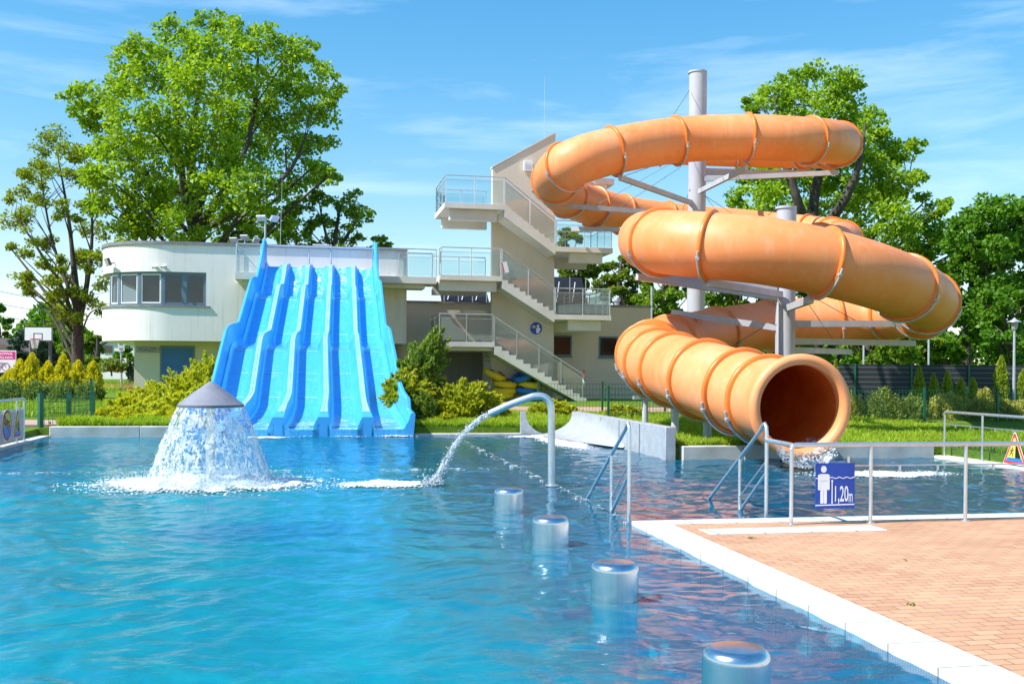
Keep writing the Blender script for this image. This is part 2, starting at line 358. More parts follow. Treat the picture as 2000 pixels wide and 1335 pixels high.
jw = k.n('ShaderNodeTexWave', wave_type='BANDS', bands_direction='X', Scale=.628); k.l(v, jw.inputs['Vector']); dn = k.noise(v, 2.2, 6, .7)
gc = k.mix(k.ramp(jw.outputs['Fac'], [(.002, 1.), (.006, 0.)]), k.ramp(wv.outputs['Fac'], [(.0, (.50,.51,.53)), (.35, (.78,.78,.78)), (1, (.84,.84,.83))]), (.30,.29,.27)); gc = k.mix(k.math('MULTIPLY', k.ramp(dn, [(.52, 0.), (.72, 1.)]), .35), gc, (.52,.49,.44))
M['grating2'] = k.done(k.bsdf(gc, .5, 0, k.bump(wv.outputs['Fac'], .4, .01)))
# ground and foliage
k = NT('lawn_soil'); v = k.coord(); n = k.noise(v, .5, 6, .6); n2 = k.noise(v, 9, 5, .7)
M['ground'] = k.done(k.bsdf(k.mix(.5, k.ramp(n, [(.3, (.08,.17,.012)), (.7, (.18,.29,.02))]), k.ramp(n2, [(.3, (.03,.07,.008)), (.7, (.16,.25,.03))])), .95, 0, k.bump(n2, .8, .05), .1))
def foliage(name, cols, tip=None, trans=.50, rough=.5, gloss=.025):
    k = NT(name); a = k.n('ShaderNodeAttribute', attribute_name='var')
    n = len(cols); c = k.ramp(a.outputs['Fac'], [(i/(n-1), x) for i, x in enumerate(cols)])
    if tip:
        t = k.n('ShaderNodeAttribute', attribute_name='tip'); c = k.mix(k.ramp(t.outputs['Fac'], [(.3, 0.), (1., 1.)]), c, tip)
    d = k.n('ShaderNodeBsdfDiffuse'); k.l(c, d.inputs[0]); tr = k.n('ShaderNodeBsdfTranslucent')
    k.l(k.mix(1., c, (1.25,1.2,.5), 'MULTIPLY'), tr.inputs[0])
    m = k.n('ShaderNodeMixShader', Fac=trans); k.l(d.outputs[0], m.inputs[1]); k.l(tr.outputs[0], m.inputs[2])
    g = k.n('ShaderNodeBsdfGlossy', Roughness=.55); m2 = k.n('ShaderNodeMixShader', Fac=gloss); k.l(m.outputs[0], m2.inputs[1]); k.l(g.outputs[0], m2.inputs[2])
    return k.done(m2.outputs[0])
M['poplar'] = foliage('poplar_leaves', [(.08,.19,.010), (.21,.38,.016), (.34,.50,.022), (.45,.57,.042)])
M['locust'] = foliage('sparse_pale_leaves', [(.13,.21,.015), (.25,.34,.02), (.36,.42,.03)])
M['maple'] = foliage('deep_green_leaves', [(.05,.16,.010), (.12,.28,.014), (.20,.38,.02)])
M['mid'] = foliage('mid_green_leaves', [(.09,.18,.012), (.18,.31,.018), (.28,.41,.025)])
M['birchy'] = foliage('fresh_yellow_green_leaves', [(.09,.16,.015), (.18,.26,.02), (.25,.31,.03)])
M['spruce'] = foliage('blue_green_needles', [(.015,.05,.03), (.03,.08,.045), (.05,.11,.06)], None, .1)
M['goldjun'] = foliage('golden_juniper_sprays', [(.10,.18,.008), (.34,.40,.012), (.60,.60,.018)], (.82,.78,.04), .42)
M['limejun'] = foliage('lime_juniper_sprays', [(.06,.13,.010), (.20,.30,.012), (.42,.47,.018)], (.66,.65,.03), .35)
M['greenjun'] = foliage('green_juniper_sprays', [(.05,.12,.015), (.11,.22,.025), (.19,.31,.04)], (.34,.42,.04), .3)
M['goldthuja'] = foliage('golden_thuja_sprays', [(.16,.22,.012), (.44,.44,.016), (.66,.60,.02)], (.84,.74,.04), .35)
M['thuja'] = foliage('green_thuja_sprays', [(.10,.18,.012), (.20,.30,.02), (.30,.40,.03)], (.42,.48,.04), .3)
M['hedge'] = foliage('willow_hedge_leaves', [(.07,.14,.02), (.14,.23,.03), (.22,.30,.05)], (.32,.37,.08), .3)
M['hedgegold'] = foliage('pale_hedge_leaves', [(.12,.18,.02), (.30,.34,.05), (.46,.45,.09)], (.58,.53,.10), .3)
M['grass'] = foliage('grass_blades', [(.10,.22,.008), (.20,.36,.012), (.34,.48,.02)], (.42,.55,.03), .45)
# ================================================================ camera, sky, sun
cam = D.cameras.new('camera'); cam.sensor_width = 36; cam.lens = 36; cam.shift_y = (HY-667.5)/2000; cam.clip_end = 2000; cam.clip_start = .1
co = D.objects.new('camera', cam); COL.objects.link(co); SC.camera = co
rt = Vector((ca, 0, sa)); upv = Vector((-sa, 0, ca)); bk = Vector((0, -1, 0))
co.matrix_world = Matrix(((rt.x, upv.x, bk.x, 0), (rt.y, upv.y, bk.y, 0), (rt.z, upv.z, bk.z, EYE), (0,0,0,1)))
SUN_EL, SUN_B = R(49), R(23)
SUNV = Vector((-math.cos(SUN_EL)*math.cos(SUN_B), -math.cos(SUN_EL)*math.sin(SUN_B), math.sin(SUN_EL)))
sl = D.lights.new('sun', 'SUN'); sl.energy = 4.5; sl.angle = R(.5); sl.color = (1, .965, .91)
so = D.objects.new('sun', sl); COL.objects.link(so); so.rotation_euler = SUNV.to_track_quat('Z', 'Y').to_euler(); so.location = (-20, -10, 40)
W = D.worlds.new('World'); SC.world = W; W.use_nodes = True; wt = W.node_tree; wt.nodes.clear()
wo = wt.nodes.new('ShaderNodeOutputWorld'); bg = wt.nodes.new('ShaderNodeBackground'); sky = wt.nodes.new('ShaderNodeTexSky')
sky.sky_type = 'NISHITA'; sky.sun_disc = False; sky.sun_elevation = SUN_EL; sky.sun_rotation = math.atan2(SUNV.x, SUNV.y) % (2*math.pi)
sky.altitude = 100; sky.air_density = 1.0; sky.dust_density = .0; sky.ozone_density = 2.5
bg.inputs['Strength'].default_value = .15
def wn(ty, **kw):
    x = wt.nodes.new(ty)
    for a, b in kw.items():
        if a in x.inputs: x.inputs[a].default_value = b
        else: setattr(x, a, b)
    return x
hs = wn('ShaderNodeHueSaturation', Saturation=1.37, Value=1.22); wt.links.new(sky.outputs[0], hs.inputs['Color'])
tc = wn('ShaderNodeTexCoord'); mp = wn('ShaderNodeMapping'); mp.inputs['Scale'].default_value = (1.6, 1.6, 11); mp.inputs['Rotation'].default_value = (0, R(-5), R(12))
wt.links.new(tc.outputs['Generated'], mp.inputs[0])
nz = wn('ShaderNodeTexNoise', Scale=2.1, Detail=8., Roughness=.6, Distortion=.35); wt.links.new(mp.outputs[0], nz.inputs['Vector'])
cr = wn('ShaderNodeValToRGB'); e = cr.color_ramp.elements; e[0].position = .50; e[0].color = (0,0,0,1); e[1].position = .86; e[1].color = (.36,.36,.36,1)
wt.links.new(nz.outputs['Fac'], cr.inputs[0])
mx = wn('ShaderNodeMix', data_type='RGBA'); wt.links.new(cr.outputs[0], mx.inputs[0]); va = wn('ShaderNodeVectorMath', operation='SCALE'); va.inputs[3].default_value = .095; wt.links.new(hs.outputs[0], va.inputs[0])
vb = wn('ShaderNodeVectorMath', operation='ADD'); vb.inputs[1].default_value = (1,1,1); wt.links.new(va.outputs[0], vb.inputs[0])
vc = wn('ShaderNodeVectorMath', operation='DIVIDE'); wt.links.new(hs.outputs[0], vc.inputs[0]); wt.links.new(vb.outputs[0], vc.inputs[1])
wt.links.new(vc.outputs[0], mx.inputs[6]); mx.inputs[7].default_value = (5.6, 6.3, 7.0, 1)
wt.links.new(mx.outputs[2], bg.inputs[0]); wt.links.new(bg.outputs[0], wo.inputs[0])
SC.view_settings.view_transform = 'Standard'; SC.view_settings.look = 'None'; SC.view_settings.exposure = 0.80; SC.view_settings.gamma = 1
SC.cycles.max_bounces = 10; SC.cycles.transparent_max_bounces = 24; SC.cycles.use_denoising = True; SC.cycles.caustics_reflective = False; SC.cycles.caustics_refractive = False
SC.cycles.sample_clamp_indirect = 6
# ================================================================ ground
SL, SRR = -9.4, 8.55          # pool's left and right edge
TB, TR = 14.6, 7.6            # back edge of the main pool, of the right pool
def inside(s, t):
    if t < 0.02 and s > -.1: return True                       # paved deck
    if SL-.3 < s < 3.1 and t < TB+.2: return True
    if 0 <= s < SRR+.3 and t < TR+.2: return True
    return False
def gz(s, t):
    if inside(s, t): return -.7
    d = max(0., t-14.6)
    return .2 + min(d, 15)*.0125 + .03*math.sin(s*.5)*math.sin(t*.37)
Sx = sorted(set([-400,-150,-80,-50,-35,-28,-22,-18,-15,-12.5,-11,-9.8,-9.701,-9.699,-8,-6,-4,-2,-.102,-.098,1.5,3.099,3.101,4.5,6,7.5,8.849,8.851,10,12,15,20,30,45,70,150,400]))
Tx = sorted(set([-60,-20,-8,0.019,.021,2,4,6,7.799,7.801,9,10.5,12,13.5,14.799,14.801,16,18,20,23,26,30,35,40,50,70,100,160,700]))
mb = MB(); mb.grid([[ST(s, t, gz(s, t)) for s in Sx] for t in Tx])
g = mb.build('ground', M['ground'], smooth=0, origin=(0,0,0), recalc=False); tag(g, kind='structure')
def sheet(name, m, polys, z0, z1, kind='structure', rot=True):
    """slabs given in pool axes; the object is turned so its own x,y follow them"""
    V = []; Fc = []
    for (s0, s1, t0, t1) in polys:
        o = len(V)
        V += [(s, t, z) for z in (z0, z1) for (s, t) in ((s0,t0),(s1,t0),(s1,t1),(s0,t1))]
        Fc += [tuple(i+o for i in f) for f in ((3,2,1,0),(4,5,6,7),(0,1,5,4),(1,2,6,5),(2,3,7,6),(3,0,4,7))]
    me = D.meshes.new(name); me.from_pydata(V, [], Fc); me.update()
    ob = link(name, me, m, None, Vector((OX, OY, 0)), 0); ob.rotation_euler = (0, 0, math.atan(.195)); tag(ob, kind=kind); return ob
deck = sheet('pavement', M['pavers'], [(.272, 30, -20, -.30)], -.5, .03)
sheet('pool_edge', M['grating'], [(-.08, .27, -20, 0)], -.45, .034)
sheet('pool_edge', M['grating2'], [(.272, 30, -.298, 0)], -.45, .034)
sheet('pool_edge', M['grating2'], [(.42, 2.35, -1.0, -.66)], .0295, .036)
sheet('pool_edge', M['slab'], [(SRR, SRR+.32, -.0, TR), (SL-.32, SL, -2, TB)], -.45, .036)
# pool floor, walls and the pale shallow ledge along weir and deck
sheet('pool_floor', M['tiles'], [(SL, SRR, -25, TB)], -1.5, -1.2)
sheet('pool_ledge', M['paletiles'], [(-.72, -.0805, -25, TB)], -1.19, -.32)
# rippled water surface: true waves
WR = np.random.default_rng(5); NW = 70
lam = np.exp(WR.uniform(np.log(.12), np.log(.95), NW)); wd = WR.uniform(0, 2*np.pi, NW); amp = lam*.00225*WR.uniform(.5,1.3,NW); ph = WR.uniform(0, 2*np.pi, NW)
def rip_f(s): return .62+.50*np.clip((s+.1)/.8,0,1)+.44*np.clip((-s-1.6)/2.6,0,1)
WCOMP = list(zip(lam, wd, amp, ph))
def waves(s, t):
    z = np.zeros_like(s); s2 = s+.22*np.sin(t*1.3+.7)+.12*np.sin(t*2.9+s); t2 = t+.22*np.sin(s*1.1)+.12*np.sin(s*2.7-t)
    for l, d_, a_, p_ in WCOMP: z += a_*np.sin(2*np.pi/l*(s2*np.cos(d_)+t2*np.sin(d_))+p_)
    g_ = rip_f(s)+.22*rip_f(s)*np.sin(s*.55+1)*np.sin(t*.41+.3)+.9*np.exp(-((s+4.7)**2+(t-4.2)**2)/9)+.5*np.exp(-((s-5.2)**2+(t-6.2)**2)/4)
    return z*g_
Vw = []; Fw = []; off = 0
def wgrid(s0, s1, t0, t1, st_):
    global off
    ns = max(2, int(abs(s1-s0)/st_)+1); nt = max(2, int(abs(t1-t0)/st_)+1); S, T = np.meshgrid(np.linspace(s0,s1,ns), np.linspace(t0,t1,nt))
    Vw.append(np.stack([S.ravel(), T.ravel(), waves(S, T).ravel()], 1)); i = np.arange(ns*nt).reshape(nt, ns)
    Fw.append(np.stack([i[:-1,:-1].ravel(), i[:-1,1:].ravel(), i[1:,1:].ravel(), i[1:,:-1].ravel()], 1)+off); off += ns*nt
wgrid(SL, -.081, -7, 1.5, .032); wgrid(SL, -.081, 1.5, TB, .042); wgrid(SL, -.081, -25, -7, .5); wgrid(-.079, 3.02, .0, TB, .055); wgrid(3.02, SRR, 0, TR, .055)
me_o = soup('water', np.concatenate(Vw), np.concatenate(Fw), M['water'], attr={'rip': ('POINT', np.clip((-np.concatenate(Vw)[:,0]-1.2)/4., .16, .55)), 'mirror_boost': ('POINT', .72*np.clip((np.concatenate(Vw)[:,0]+3.2)/2.2, 0, 1))}, o=Vector((0,0,0)), smooth=True)
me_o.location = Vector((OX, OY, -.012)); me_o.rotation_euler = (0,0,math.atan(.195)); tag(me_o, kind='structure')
# ---- kerbs round the pool: separate concrete blocks
def kerb(s0, s1, t0, t1, label, z=.24):
    mb = MB(); mb.bst(s0, s1, t0, t1, -.45, z); o = mb.build('kerb_stone', M['kerb'], bevel=.012)
    tag(o, label, 'kerb', 'concrete kerb stones round the pool')
kerb(SL, -7.42, TB, TB+.24, 'concrete kerb stone in front of the pink path by the green posts')
kerb(-7.41, -6.32, TB, TB+.24, 'concrete kerb stone at the foot of the golden juniper mound')
kerb(-.98, 2.0, TB, TB+.2, 'low concrete kerb stone hidden by grass between blue slide and steel chute', .05)
kerb(3.35, 4.55, TR, TR+.24, 'concrete kerb stone next to the end of the steel chute wall')
kerb(4.56, 5.30, TR, TR+.24, 'concrete kerb stone tucked under the left side of the orange tube mouth')
kerb(6.05, 7.15, TR, TR+.24, 'dark wet concrete kerb stone right of the orange tube mouth')
kerb(7.16, SRR, TR, TR+.24, 'concrete kerb stone nearest the right pool corner below the lawn')
# ---- paths and court
sheet('path', M['path'], [(-24, -8.2, 15.3, 18.6)], .1, .245)
sheet('path', M['path'], [(3.0, 9.0, 20.6, 28.6)], .1, .335)
sheet('court', M['court'], [(-60, -12.5, 46, 60)], .3, .52)
# ---- overflow weir foam, lane line
k = NT('broken_foam_line'); v = k.coord((1,1,1)); n1 = k.noise(v, 3.2, 6, .7, .6); n2 = k.noise(v, 16, 4)
M['foamline'] = k.done(k.bsdf((.85,.92,.94), .3, Alpha=k.ramp(k.math('ADD', n1, k.math('MULTIPLY', n2, .5)), [(.80, 0.), (.92, .8)])))
sheet('weir_foam', M['foamline'], [(-.14, -.02, 0, TB)], -.03, .012, 'stuff')
sheet('overflow_foam', M['foamline'], [(SL, -.2, 6.05, 6.17)], -.01, .02, 'stuff')
# ================================================================ bollards
for i, (px, wl, wd, lab) in enumerate(((1437,1364,132,'brushed steel bollard nearest the camera, cut off by the bottom of the picture'), (1200,1166,93,'brushed steel bollard second nearest, beside the white pool edge'), (1075,1061,72,'brushed steel bollard third from the camera, in front of the steel jet pipe'), (994,996,58,'brushed steel bollard farthest from the camera and smallest in the row'))):
    c = G(px, wl); r = wd/2/2000*c.y; h = .262
    prof = [(r*.99, -1.18), (r, 0), (r, h-.06)]+[(r-.055+.055*math.cos(a), h-.055+.055*math.sin(a)) for a in [R(x) for x in range(10, 91, 10)]]+[(r*.4, h+.006), (.001, h+.008)]
    mb = MB(); mb.lathe(c, prof, 48, cap=False); o = mb.build('bollard', M['brushed'], origin=c, smooth=50); tag(o, lab, 'bollard', 'steel bollards standing in the water')
# ================================================================ pool ladders
def ladder(A, B, Cc, px_top, lab):
    """A post foot, B far foot of the sloping rail, Cc foot of the mid strut (all at water level)"""
    t = thing('ladder_handrail', A, lab, 'handrail', 'steel ladder handrails')
    H = 1.06; r = .021; dirv = (B-A); dirv.z = 0; L = dirv.length; e = dirv/L
    pts = [A-UP*.4, A+UP*(H-.10), A+UP*(H-.035)+e*.012, A+UP*(H)+e*.05, A+UP*(H-.02)+e*.10]
    f = lambda d: A+e*d+UP*(H*(1-d/L)+.02)
    pts += [f(.16), f(L*.5), f(L+.25)]
    mb = MB(); mb.tube(pts, r, 14); mb.build('top_rail', M['steel'], t)
    d = (Cc-A).length; mb = MB(); mb.tube([A+e*d-UP*.4, f(d)-UP*.01], r*.9, 12); mb.build('strut', M['steel'], t)
    mb = MB(); mb.tube([A+UP*(H*.47)+e*.01, A+e*(d+.02)-UP*.05, A+e*(d+.45)-UP*.5], r*.9, 12); mb.build('lower_rail', M['steel'], t)
    mb = MB(); mb.tube([A+UP*(H*.60)+e*.01, A+e*(d)+UP*.14], r*.45, 8); mb.build('brace', M['steel'], t)
    return t
ladder(G(1228,1014), G(1148,974), G(1183,997), 0, 'bent steel ladder handrail at the corner of the weir, left of the other one')
ladder(G(1496,1010), G(1387,974), G(1437,993), 0, 'bent steel ladder handrail in front of the tube mouth, joined to the glass fence')
# ================================================================ water jet pipe
t = thing('jet_pipe', G(1078,948), 'bent stainless steel pipe spouting a water jet over the pool', 'spout')
b0 = G(1078,948); Yj = b0.y
cpt = [b0-UP*.4, P(1077,860,Yj), P(1077,808,Yj), P(1074,786,Yj), P(1063,775,Yj), P(1046,773,Yj), P(1028,778,Yj), P(990,792,Yj), P(962,805,Yj)]
mb = MB(); mb.tube(catmull(cpt, 6), .0515, 20); mb.build('pipe', M['steel'], t)
mb = MB(); a = P(966,803,Yj); bb = P(956,808,Yj); mb.tube([a, bb], .054, 20); mb.build('nozzle', M['steel'], t)
mb = MB(); mb.lathe(b0+UP*.001, [(.1,0),(.1,.012),(.055,.02)], 24); mb.build('base_flange', M['steel'], t)
# jet of water
path = catmull([P(958,807,Yj), P(938,818,Yj), P(915,837,Yj), P(893,863,Yj), P(872,897,Yj), P(855,930,Yj), P(846,948,Yj)], 16)
V = []; n = 10; rows = []
for i, p in enumerate(path):
    d = (path[min(i+1, len(path)-1)]-path[max(i-1, 0)]).normalized(); a = d.cross(Vector((0,1,0))).normalized(); b = d.cross(a); row = []
    rr = .040*(1+.15*i/len(path))
    for kk in range(n+1):
        w = 2*math.pi*(kk % n)/n; q = p+(a*math.cos(w)+b*math.sin(w))*rr; nn = mnoise.noise(q*22)*.55+mnoise.noise(q*55)*.35
        row.append(p+(a*math.cos(w)+b*math.sin(w))*rr*(.85+nn))
    rows.append(row)
mb = MB(); mb.grid(rows); o = mb.build('water_jet', M['sheet'], recalc=False); tag(o, 'glittering arc of water falling from the bent steel pipe', 'water jet', kind='stuff')
idx = RNG.integers(0, len(path), 900); pc = np.array([path[i] for i in idx])+RNG.normal(size=(900,3))*np.array([.022,.022,.022])*(1+idx/len(path)*.7)[:,None]
blobs('jet_droplets', pc, RNG.uniform(.004,.013,(900,1))*np.ones((900,3)), M['drops'], o)
# ================================================================ foam patches and spray
def foam(name, c, rx, ry, hgt, lab, seed=0):
    V = []; Fc = []; A = []; nr, na = 26, 72
    for i in range(nr+1):
        q = i/nr
        for j in range(na):
            w = 2*math.pi*j/na; p = c+VS*(rx*q*math.cos(w))+VT*(ry*q*math.sin(w)); nn = abs(mnoise.noise(Vector((p.x*5+seed, p.y*5, 0))))+abs(mnoise.noise(Vector((p.x*16, p.y*16, seed))))*.5
            V.append((p.x, p.y, float(waves(np.array(st_of(p)[0]), np.array(st_of(p)[1])))-.004+hgt*nn*max(0, 1-q)**.7*1.6)); A.append(1.0-1.05*q**2.4)
    for i in range(nr):
        for j in range(na): Fc.append((i*na+j, i*na+(j+1) % na, (i+1)*na+(j+1) % na, (i+1)*na+j))
    o = soup(name, np.array(V), np.array(Fc), M['foam'], None, {'a': ('POINT', np.array(A))}, smooth=True)
    nb = int(3600*rx*ry+600); w_ = RNG.random(nb)*2*np.pi; q_ = np.sqrt(RNG.random(nb))*np.clip(RNG.normal(.80,.22,nb),0,1.25); P_ = np.array(c)+np.outer(rx*q_*np.cos(w_), np.array(VS))+np.outer(ry*q_*np.sin(w_), np.array(VT)); P_[:,2] = waves((P_-np.array([OX,OY,0]))@np.array(VS), (P_-np.array([OX,OY,0]))@np.array(VT))+RNG.random(nb)*(hgt*.6)*np.clip(1.1-q_,0,1)
    blobs('bubbles', P_, RNG.uniform(.004,.014,(nb,1))*np.array([[1.8,1.8,.5]]), M['froth'], o)
    tag(o, lab, 'foam', kind='stuff'); return o
MC = G(400,944); CAPZ = P(412,789,MC.y).z
foam('foam', MC, 1.7, 1.15, .12, 'white foam churned up under the grey waterfall cap')
foam('foam', G(748,945), .68, .42, .06, 'small white foam patch where the thin water jet lands', 3)
for i, px in enumerate((588,678,772)):
    foam('foam', G(px,850)-VT*.12, .5, .28, .06, ['white foam at the foot of the blue slide, leftmost patch','white foam at the foot of the blue slide, middle patch','white foam at the foot of the blue slide, rightmost patch'][i], 5+i)
foam('foam', G(520,853)-VT*.1, .5, .2, .03, 'thin white foam at the slide foot beside the waterfall', 9)
foam('foam', G(1595,902)-VT*.1, .6, .5, .05, 'white splash where the orange tube empties into the right pool', 11)
foam('foam', G(1720,925), 1.3, .5, .03, 'foam trail drifting right of the tube mouth splash', 12)
foam('foam', ST(2.15,12.2), .42, 2.2, .03, 'foam stretched along the inside of the steel chute', 13)
foam('foam', ST(2.0,14.1), .7, .3, .04, 'foam pouring out at the far end of the steel chute', 14)
# mushroom waterfall
mc = Vector((P(412,790,MC.y).x, MC.y, 0)); Rr = 62.5*MC.y/2000
t = thing('waterfall_mushroom', mc, 'grey conical waterfall cap pouring a curtain of water into the pool', 'fountain')
ap = P(418,745,MC.y).z; mb = MB(); mb.lathe(mc, [(Rr, CAPZ-.02), (Rr, CAPZ), (Rr*.55, CAPZ+(ap-CAPZ)*.5), (.03, ap), (.005, ap+.004)], 40, cap=True); mb.build('cap', M['cap'], t, smooth=25)
mb = MB(); mb.lathe(mc, [(Rr+.004, CAPZ-.035), (Rr+.004, CAPZ-.012)], 40); mb.build('rim', M['darkgrey'], t)
mb = MB(); mb.tube([mc-UP*.4, mc+UP*(CAPZ-.02)], .06, 20); mb.build('column', M['steel'], t)
na, nz_ = 150, 60; rows = []
for i in range(nz_+1):
    q = i/nz_; z = (CAPZ-.03)*(1-q)+.01*q; rad0 = Rr*.97+.08*math.sqrt(q)+.34*q; row = []
    for j in range(na+1):
        w = 2*math.pi*(j % na)/na; p = Vector((math.cos(w), math.sin(w), 0)); base = mc+p*rad0+UP*z
        nn = mnoise.noise(Vector((base.x*9, base.y*9, base.z*4)))*.05+mnoise.noise(Vector((base.x*26, base.y*26, base.z*12)))*.022
        row.append(mc+p*(rad0+nn*(.25+q))+UP*z)
    rows.append(row)
mb = MB(); mb.grid(rows); o = mb.build('water_curtain', M['sheet'], recalc=False, smooth=180); tag(o, 'shimmering curtain of water falling all round from the grey cap', 'waterfall', kind='stuff')
N = 2600; q = RNG.random(N)**.8; w = RNG.random(N)*2*np.pi; w = np.where(RNG.random(N) < .25, RNG.choice([0.,np.pi], N)+RNG.normal(size=N)*.12, w)
rad = Rr*.97+.08*np.sqrt(q)+.34*q+RNG.normal(size=N)*.025*(.3+q); z = (CAPZ-.03)*(1-q)
cc = np.stack([mc.x+rad*np.cos(w), mc.y+rad*np.sin(w), z], 1); sc = RNG.uniform(.002,.0065,(N,1))*np.array([[1,1,1.5]])
blobs('curtain_droplets', cc, sc, M['drops'], o)
N = 4200; w = RNG.random(N)*2*np.pi; rad = Rr+.38+np.abs(RNG.normal(size=N))*.22*RNG.choice([-1,1,1], N); zz = np.abs(RNG.normal(size=N))*.07
cc = np.stack([MC.x+rad*1.1*np.cos(w), MC.y+rad*np.sin(w), zz], 1)
sp = blobs('splash_spray', cc, RNG.uniform(.003,.010,(N,1))*np.ones((1,3)), M['drops']); tag(sp, 'spray of droplets leaping round the foot of the waterfall', 'spray', kind='stuff')
def spray(c, n, sx_, sy_, sz_, lab, rmax=.015):
    cc = np.array(c)+np.abs(RNG.normal(size=(n,3)))*np.array([1,1,sz_])*np.stack([RNG.choice([-1,1],n)*sx_, RNG.choice([-1,1],n)*sy_, np.ones(n)],1)
    o = blobs('splash_spray', cc, RNG.uniform(.004,rmax,(n,1))*np.ones((1,3)), M['drops']); tag(o, lab, 'spray', kind='stuff')
spray(G(845,946), 260, .07, .06, .05, 'droplets leaping where the thin water jet lands')
spray(G(1590,899), 360, .24, .2, .06, 'droplets thrown up under the orange tube mouth', .010)
# ================================================================ glass fences by the pool
def pool_fence(pts, post_at, H, lab, gap=.62, ends=(True, True), panel='glass', z0=.03):
    """pts: two ground points; post_at: distances of the posts"""
    a, b = pts; e = (b-a).normalized(); L = (b-a).length; nrm = UP.cross(e)
    t = thing('glass_fence', a, lab, 'glass fence', 'glass fences round the pools')
    mb = MB(); mb.tube([a+UP*(z0+H-.05), a+UP*(z0+H-.012)+e*.012, a+UP*(z0+H)+e*.05]+[a+e*d+UP*(z0+H) for d in np.linspace(.1, L, 8)], .026, 14); mb.build('top_rail', M['steel'], t)
    mb = MB(); mb.tube([a+UP*(z0+gap), b+UP*(z0+gap)], .008, 8); mb.build('middle_rail', M['steel'], t)
    for d in post_at:
        mb = MB(); p = a+e*d; mb.tube([p-UP*.05, p+UP*(z0+H-.005)], .021, 14)
        mb.lathe(p+UP*z0, [(.05,0),(.05,.008),(.024,.014)], 18); mb.build('post', M['steel'], t)
    for d0, d1 in zip(post_at[:-1], post_at[1:]):
        mb = MB(); p = a+e*((d0+d1)/2)+nrm*0; mb.box(p+UP*(z0+.06+(gap-.09)/2), e*((d1-d0)/2-.04), nrm*.004, UP*((gap-.09)/2)); gp = mb.build('glass_panel', M[panel], t, smooth=0)
        for f in (.3, .7):
            mb = MB(); c = a+e*(d0+(d1-d0)*f)+UP*(z0+gap-.03); mb.box(c, e*.011, nrm*.010, UP*.028); mb.build('clip', M['steel'], gp)
    return t
f0 = ST(1.53,-.48); pool_fence((f0, ST(9.5,-.48)), [0, ST(0,0,0).length*0+.92, 2.06, 3.2, 4.4, 5.6, 6.8, 7.9], .845, 'steel and glass fence on the paved deck carrying the depth sign')
# short joining rail from the fence to the ladder
mb = MB(); lt = [o for o in D.objects if o.name == 'ladder_handrail.001'][0]; lb = Vector(lt.location)
mb.tube([lb+UP*.875, lb+UP*.875+(f0-lb)*.25, f0+UP*.875], .025, 12); mb.build('joining_rail', M['steel'], lt)
pool_fence((ST(SRR+.12,7.45), ST(SRR+.12,-.2)), [0, 1.15, 2.35, 3.6, 4.8, 6, 7.2], .86, 'steel and glass fence along the right pool edge in front of the lawn', z0=.036)
pool_fence((ST(SL-.12,12.95), ST(SL-.12,4)), [0, .55, 1.8, 3.0, 4.2], .90, 'steel fence on the left pool edge, panels painted with a pale reflection', z0=.036, panel='glass_white', gap=.70)
# ================================================================ pool signs
def plate(o, ax, ay, n, poly, name, m, parent, th): 
    mb = MB(); mb.prism(poly, o, ax, ay, n, th); return mb.build(name, m, parent, smooth=0)
def marks(o, ax, ay, n, polys, name, m, parent, lift):
    mb = MB()
    for pl in polys: mb.prism(pl, Vector(o)+n*lift, ax, ay, n, .002)
    return mb.build(name, m, parent, smooth=0)
def wave(x0, x1, y, amp, wl, th, n=60, ph=0.):
    top = [(x0+(x1-x0)*i/n, y+amp*math.sin(2*math.pi*((x1-x0)*i/n)/wl+ph)+th/2) for i in range(n+1)]
    return top+[(a, b-th) for a, b in top[::-1]]
def stroke(pts, w):
    """thick polyline as one polygon"""
    L = []; Rr_ = []
    for i, p in enumerate(pts):
        a = pts[max(i-1,0)]; b = pts[min(i+1,len(pts)-1)]; dx, dy = b[0]-a[0], b[1]-a[1]; l = math.hypot(dx,dy) or 1; nx, ny = -dy/l*w/2, dx/l*w/2
        L.append((p[0]+nx,p[1]+ny)); Rr_.append((p[0]-nx,p[1]-ny))
    return L+Rr_[::-1]
def rrect(x0, y0, x1, y1, r, n=5):
    o = []
    for cx, cy, a0 in ((x1-r,y0+r,-90),(x1-r,y1-r,0),(x0+r,y1-r,90),(x0+r,y0+r,180)):
        o += [(cx+r*math.cos(R(a0+90*i/n)), cy+r*math.sin(R(a0+90*i/n))) for i in range(n+1)]
    return o
SF = .42/640   # photo crop units (640 wide plate) to metres
tb = -.492
A = PT(1592,993,tb-0.03); Bp = PT(1668,991,tb-0.03); wS = (Bp-A).length; ax = VS; SF = wS/636
sg = thing('depth_sign', A, 'square blue depth sign reading 1,20m hanging on the glass fence', 'sign')
nn = -VT
X = lambda x: (x-267)*SF
Yv = lambda y: (1024-y)*SF
plate(A, ax, UP, nn, [(0,0),(X(905),0),(X(905),Yv(340)),(0,Yv(340))], 'plate', M['signblue'], sg, .006)
fig = [disc(X(398), Yv(432), 46*SF, 52*SF, 28)]
fig += [rrect(X(340),Yv(745),X(456),Yv(505),.012), rrect(X(344),Yv(948),X(396),Yv(735),.013), rrect(X(401),Yv(948),X(450),Yv(735),.013)]
fig += [rrect(X(304),Yv(745),X(342),Yv(512),.012), rrect(X(456),Yv(745),X(494),Yv(512),.012), rrect(X(312),Yv(600),X(486),Yv(503),.02)]
for i, pl in enumerate(fig): fig[i] = pl
mb = MB()
for i, pl in enumerate(fig): mb.prism(pl, A+nn*(.0065+.0004*i), ax, UP, nn, .0012)
mb.build('figure', M['signwhite'], sg, smooth=0)
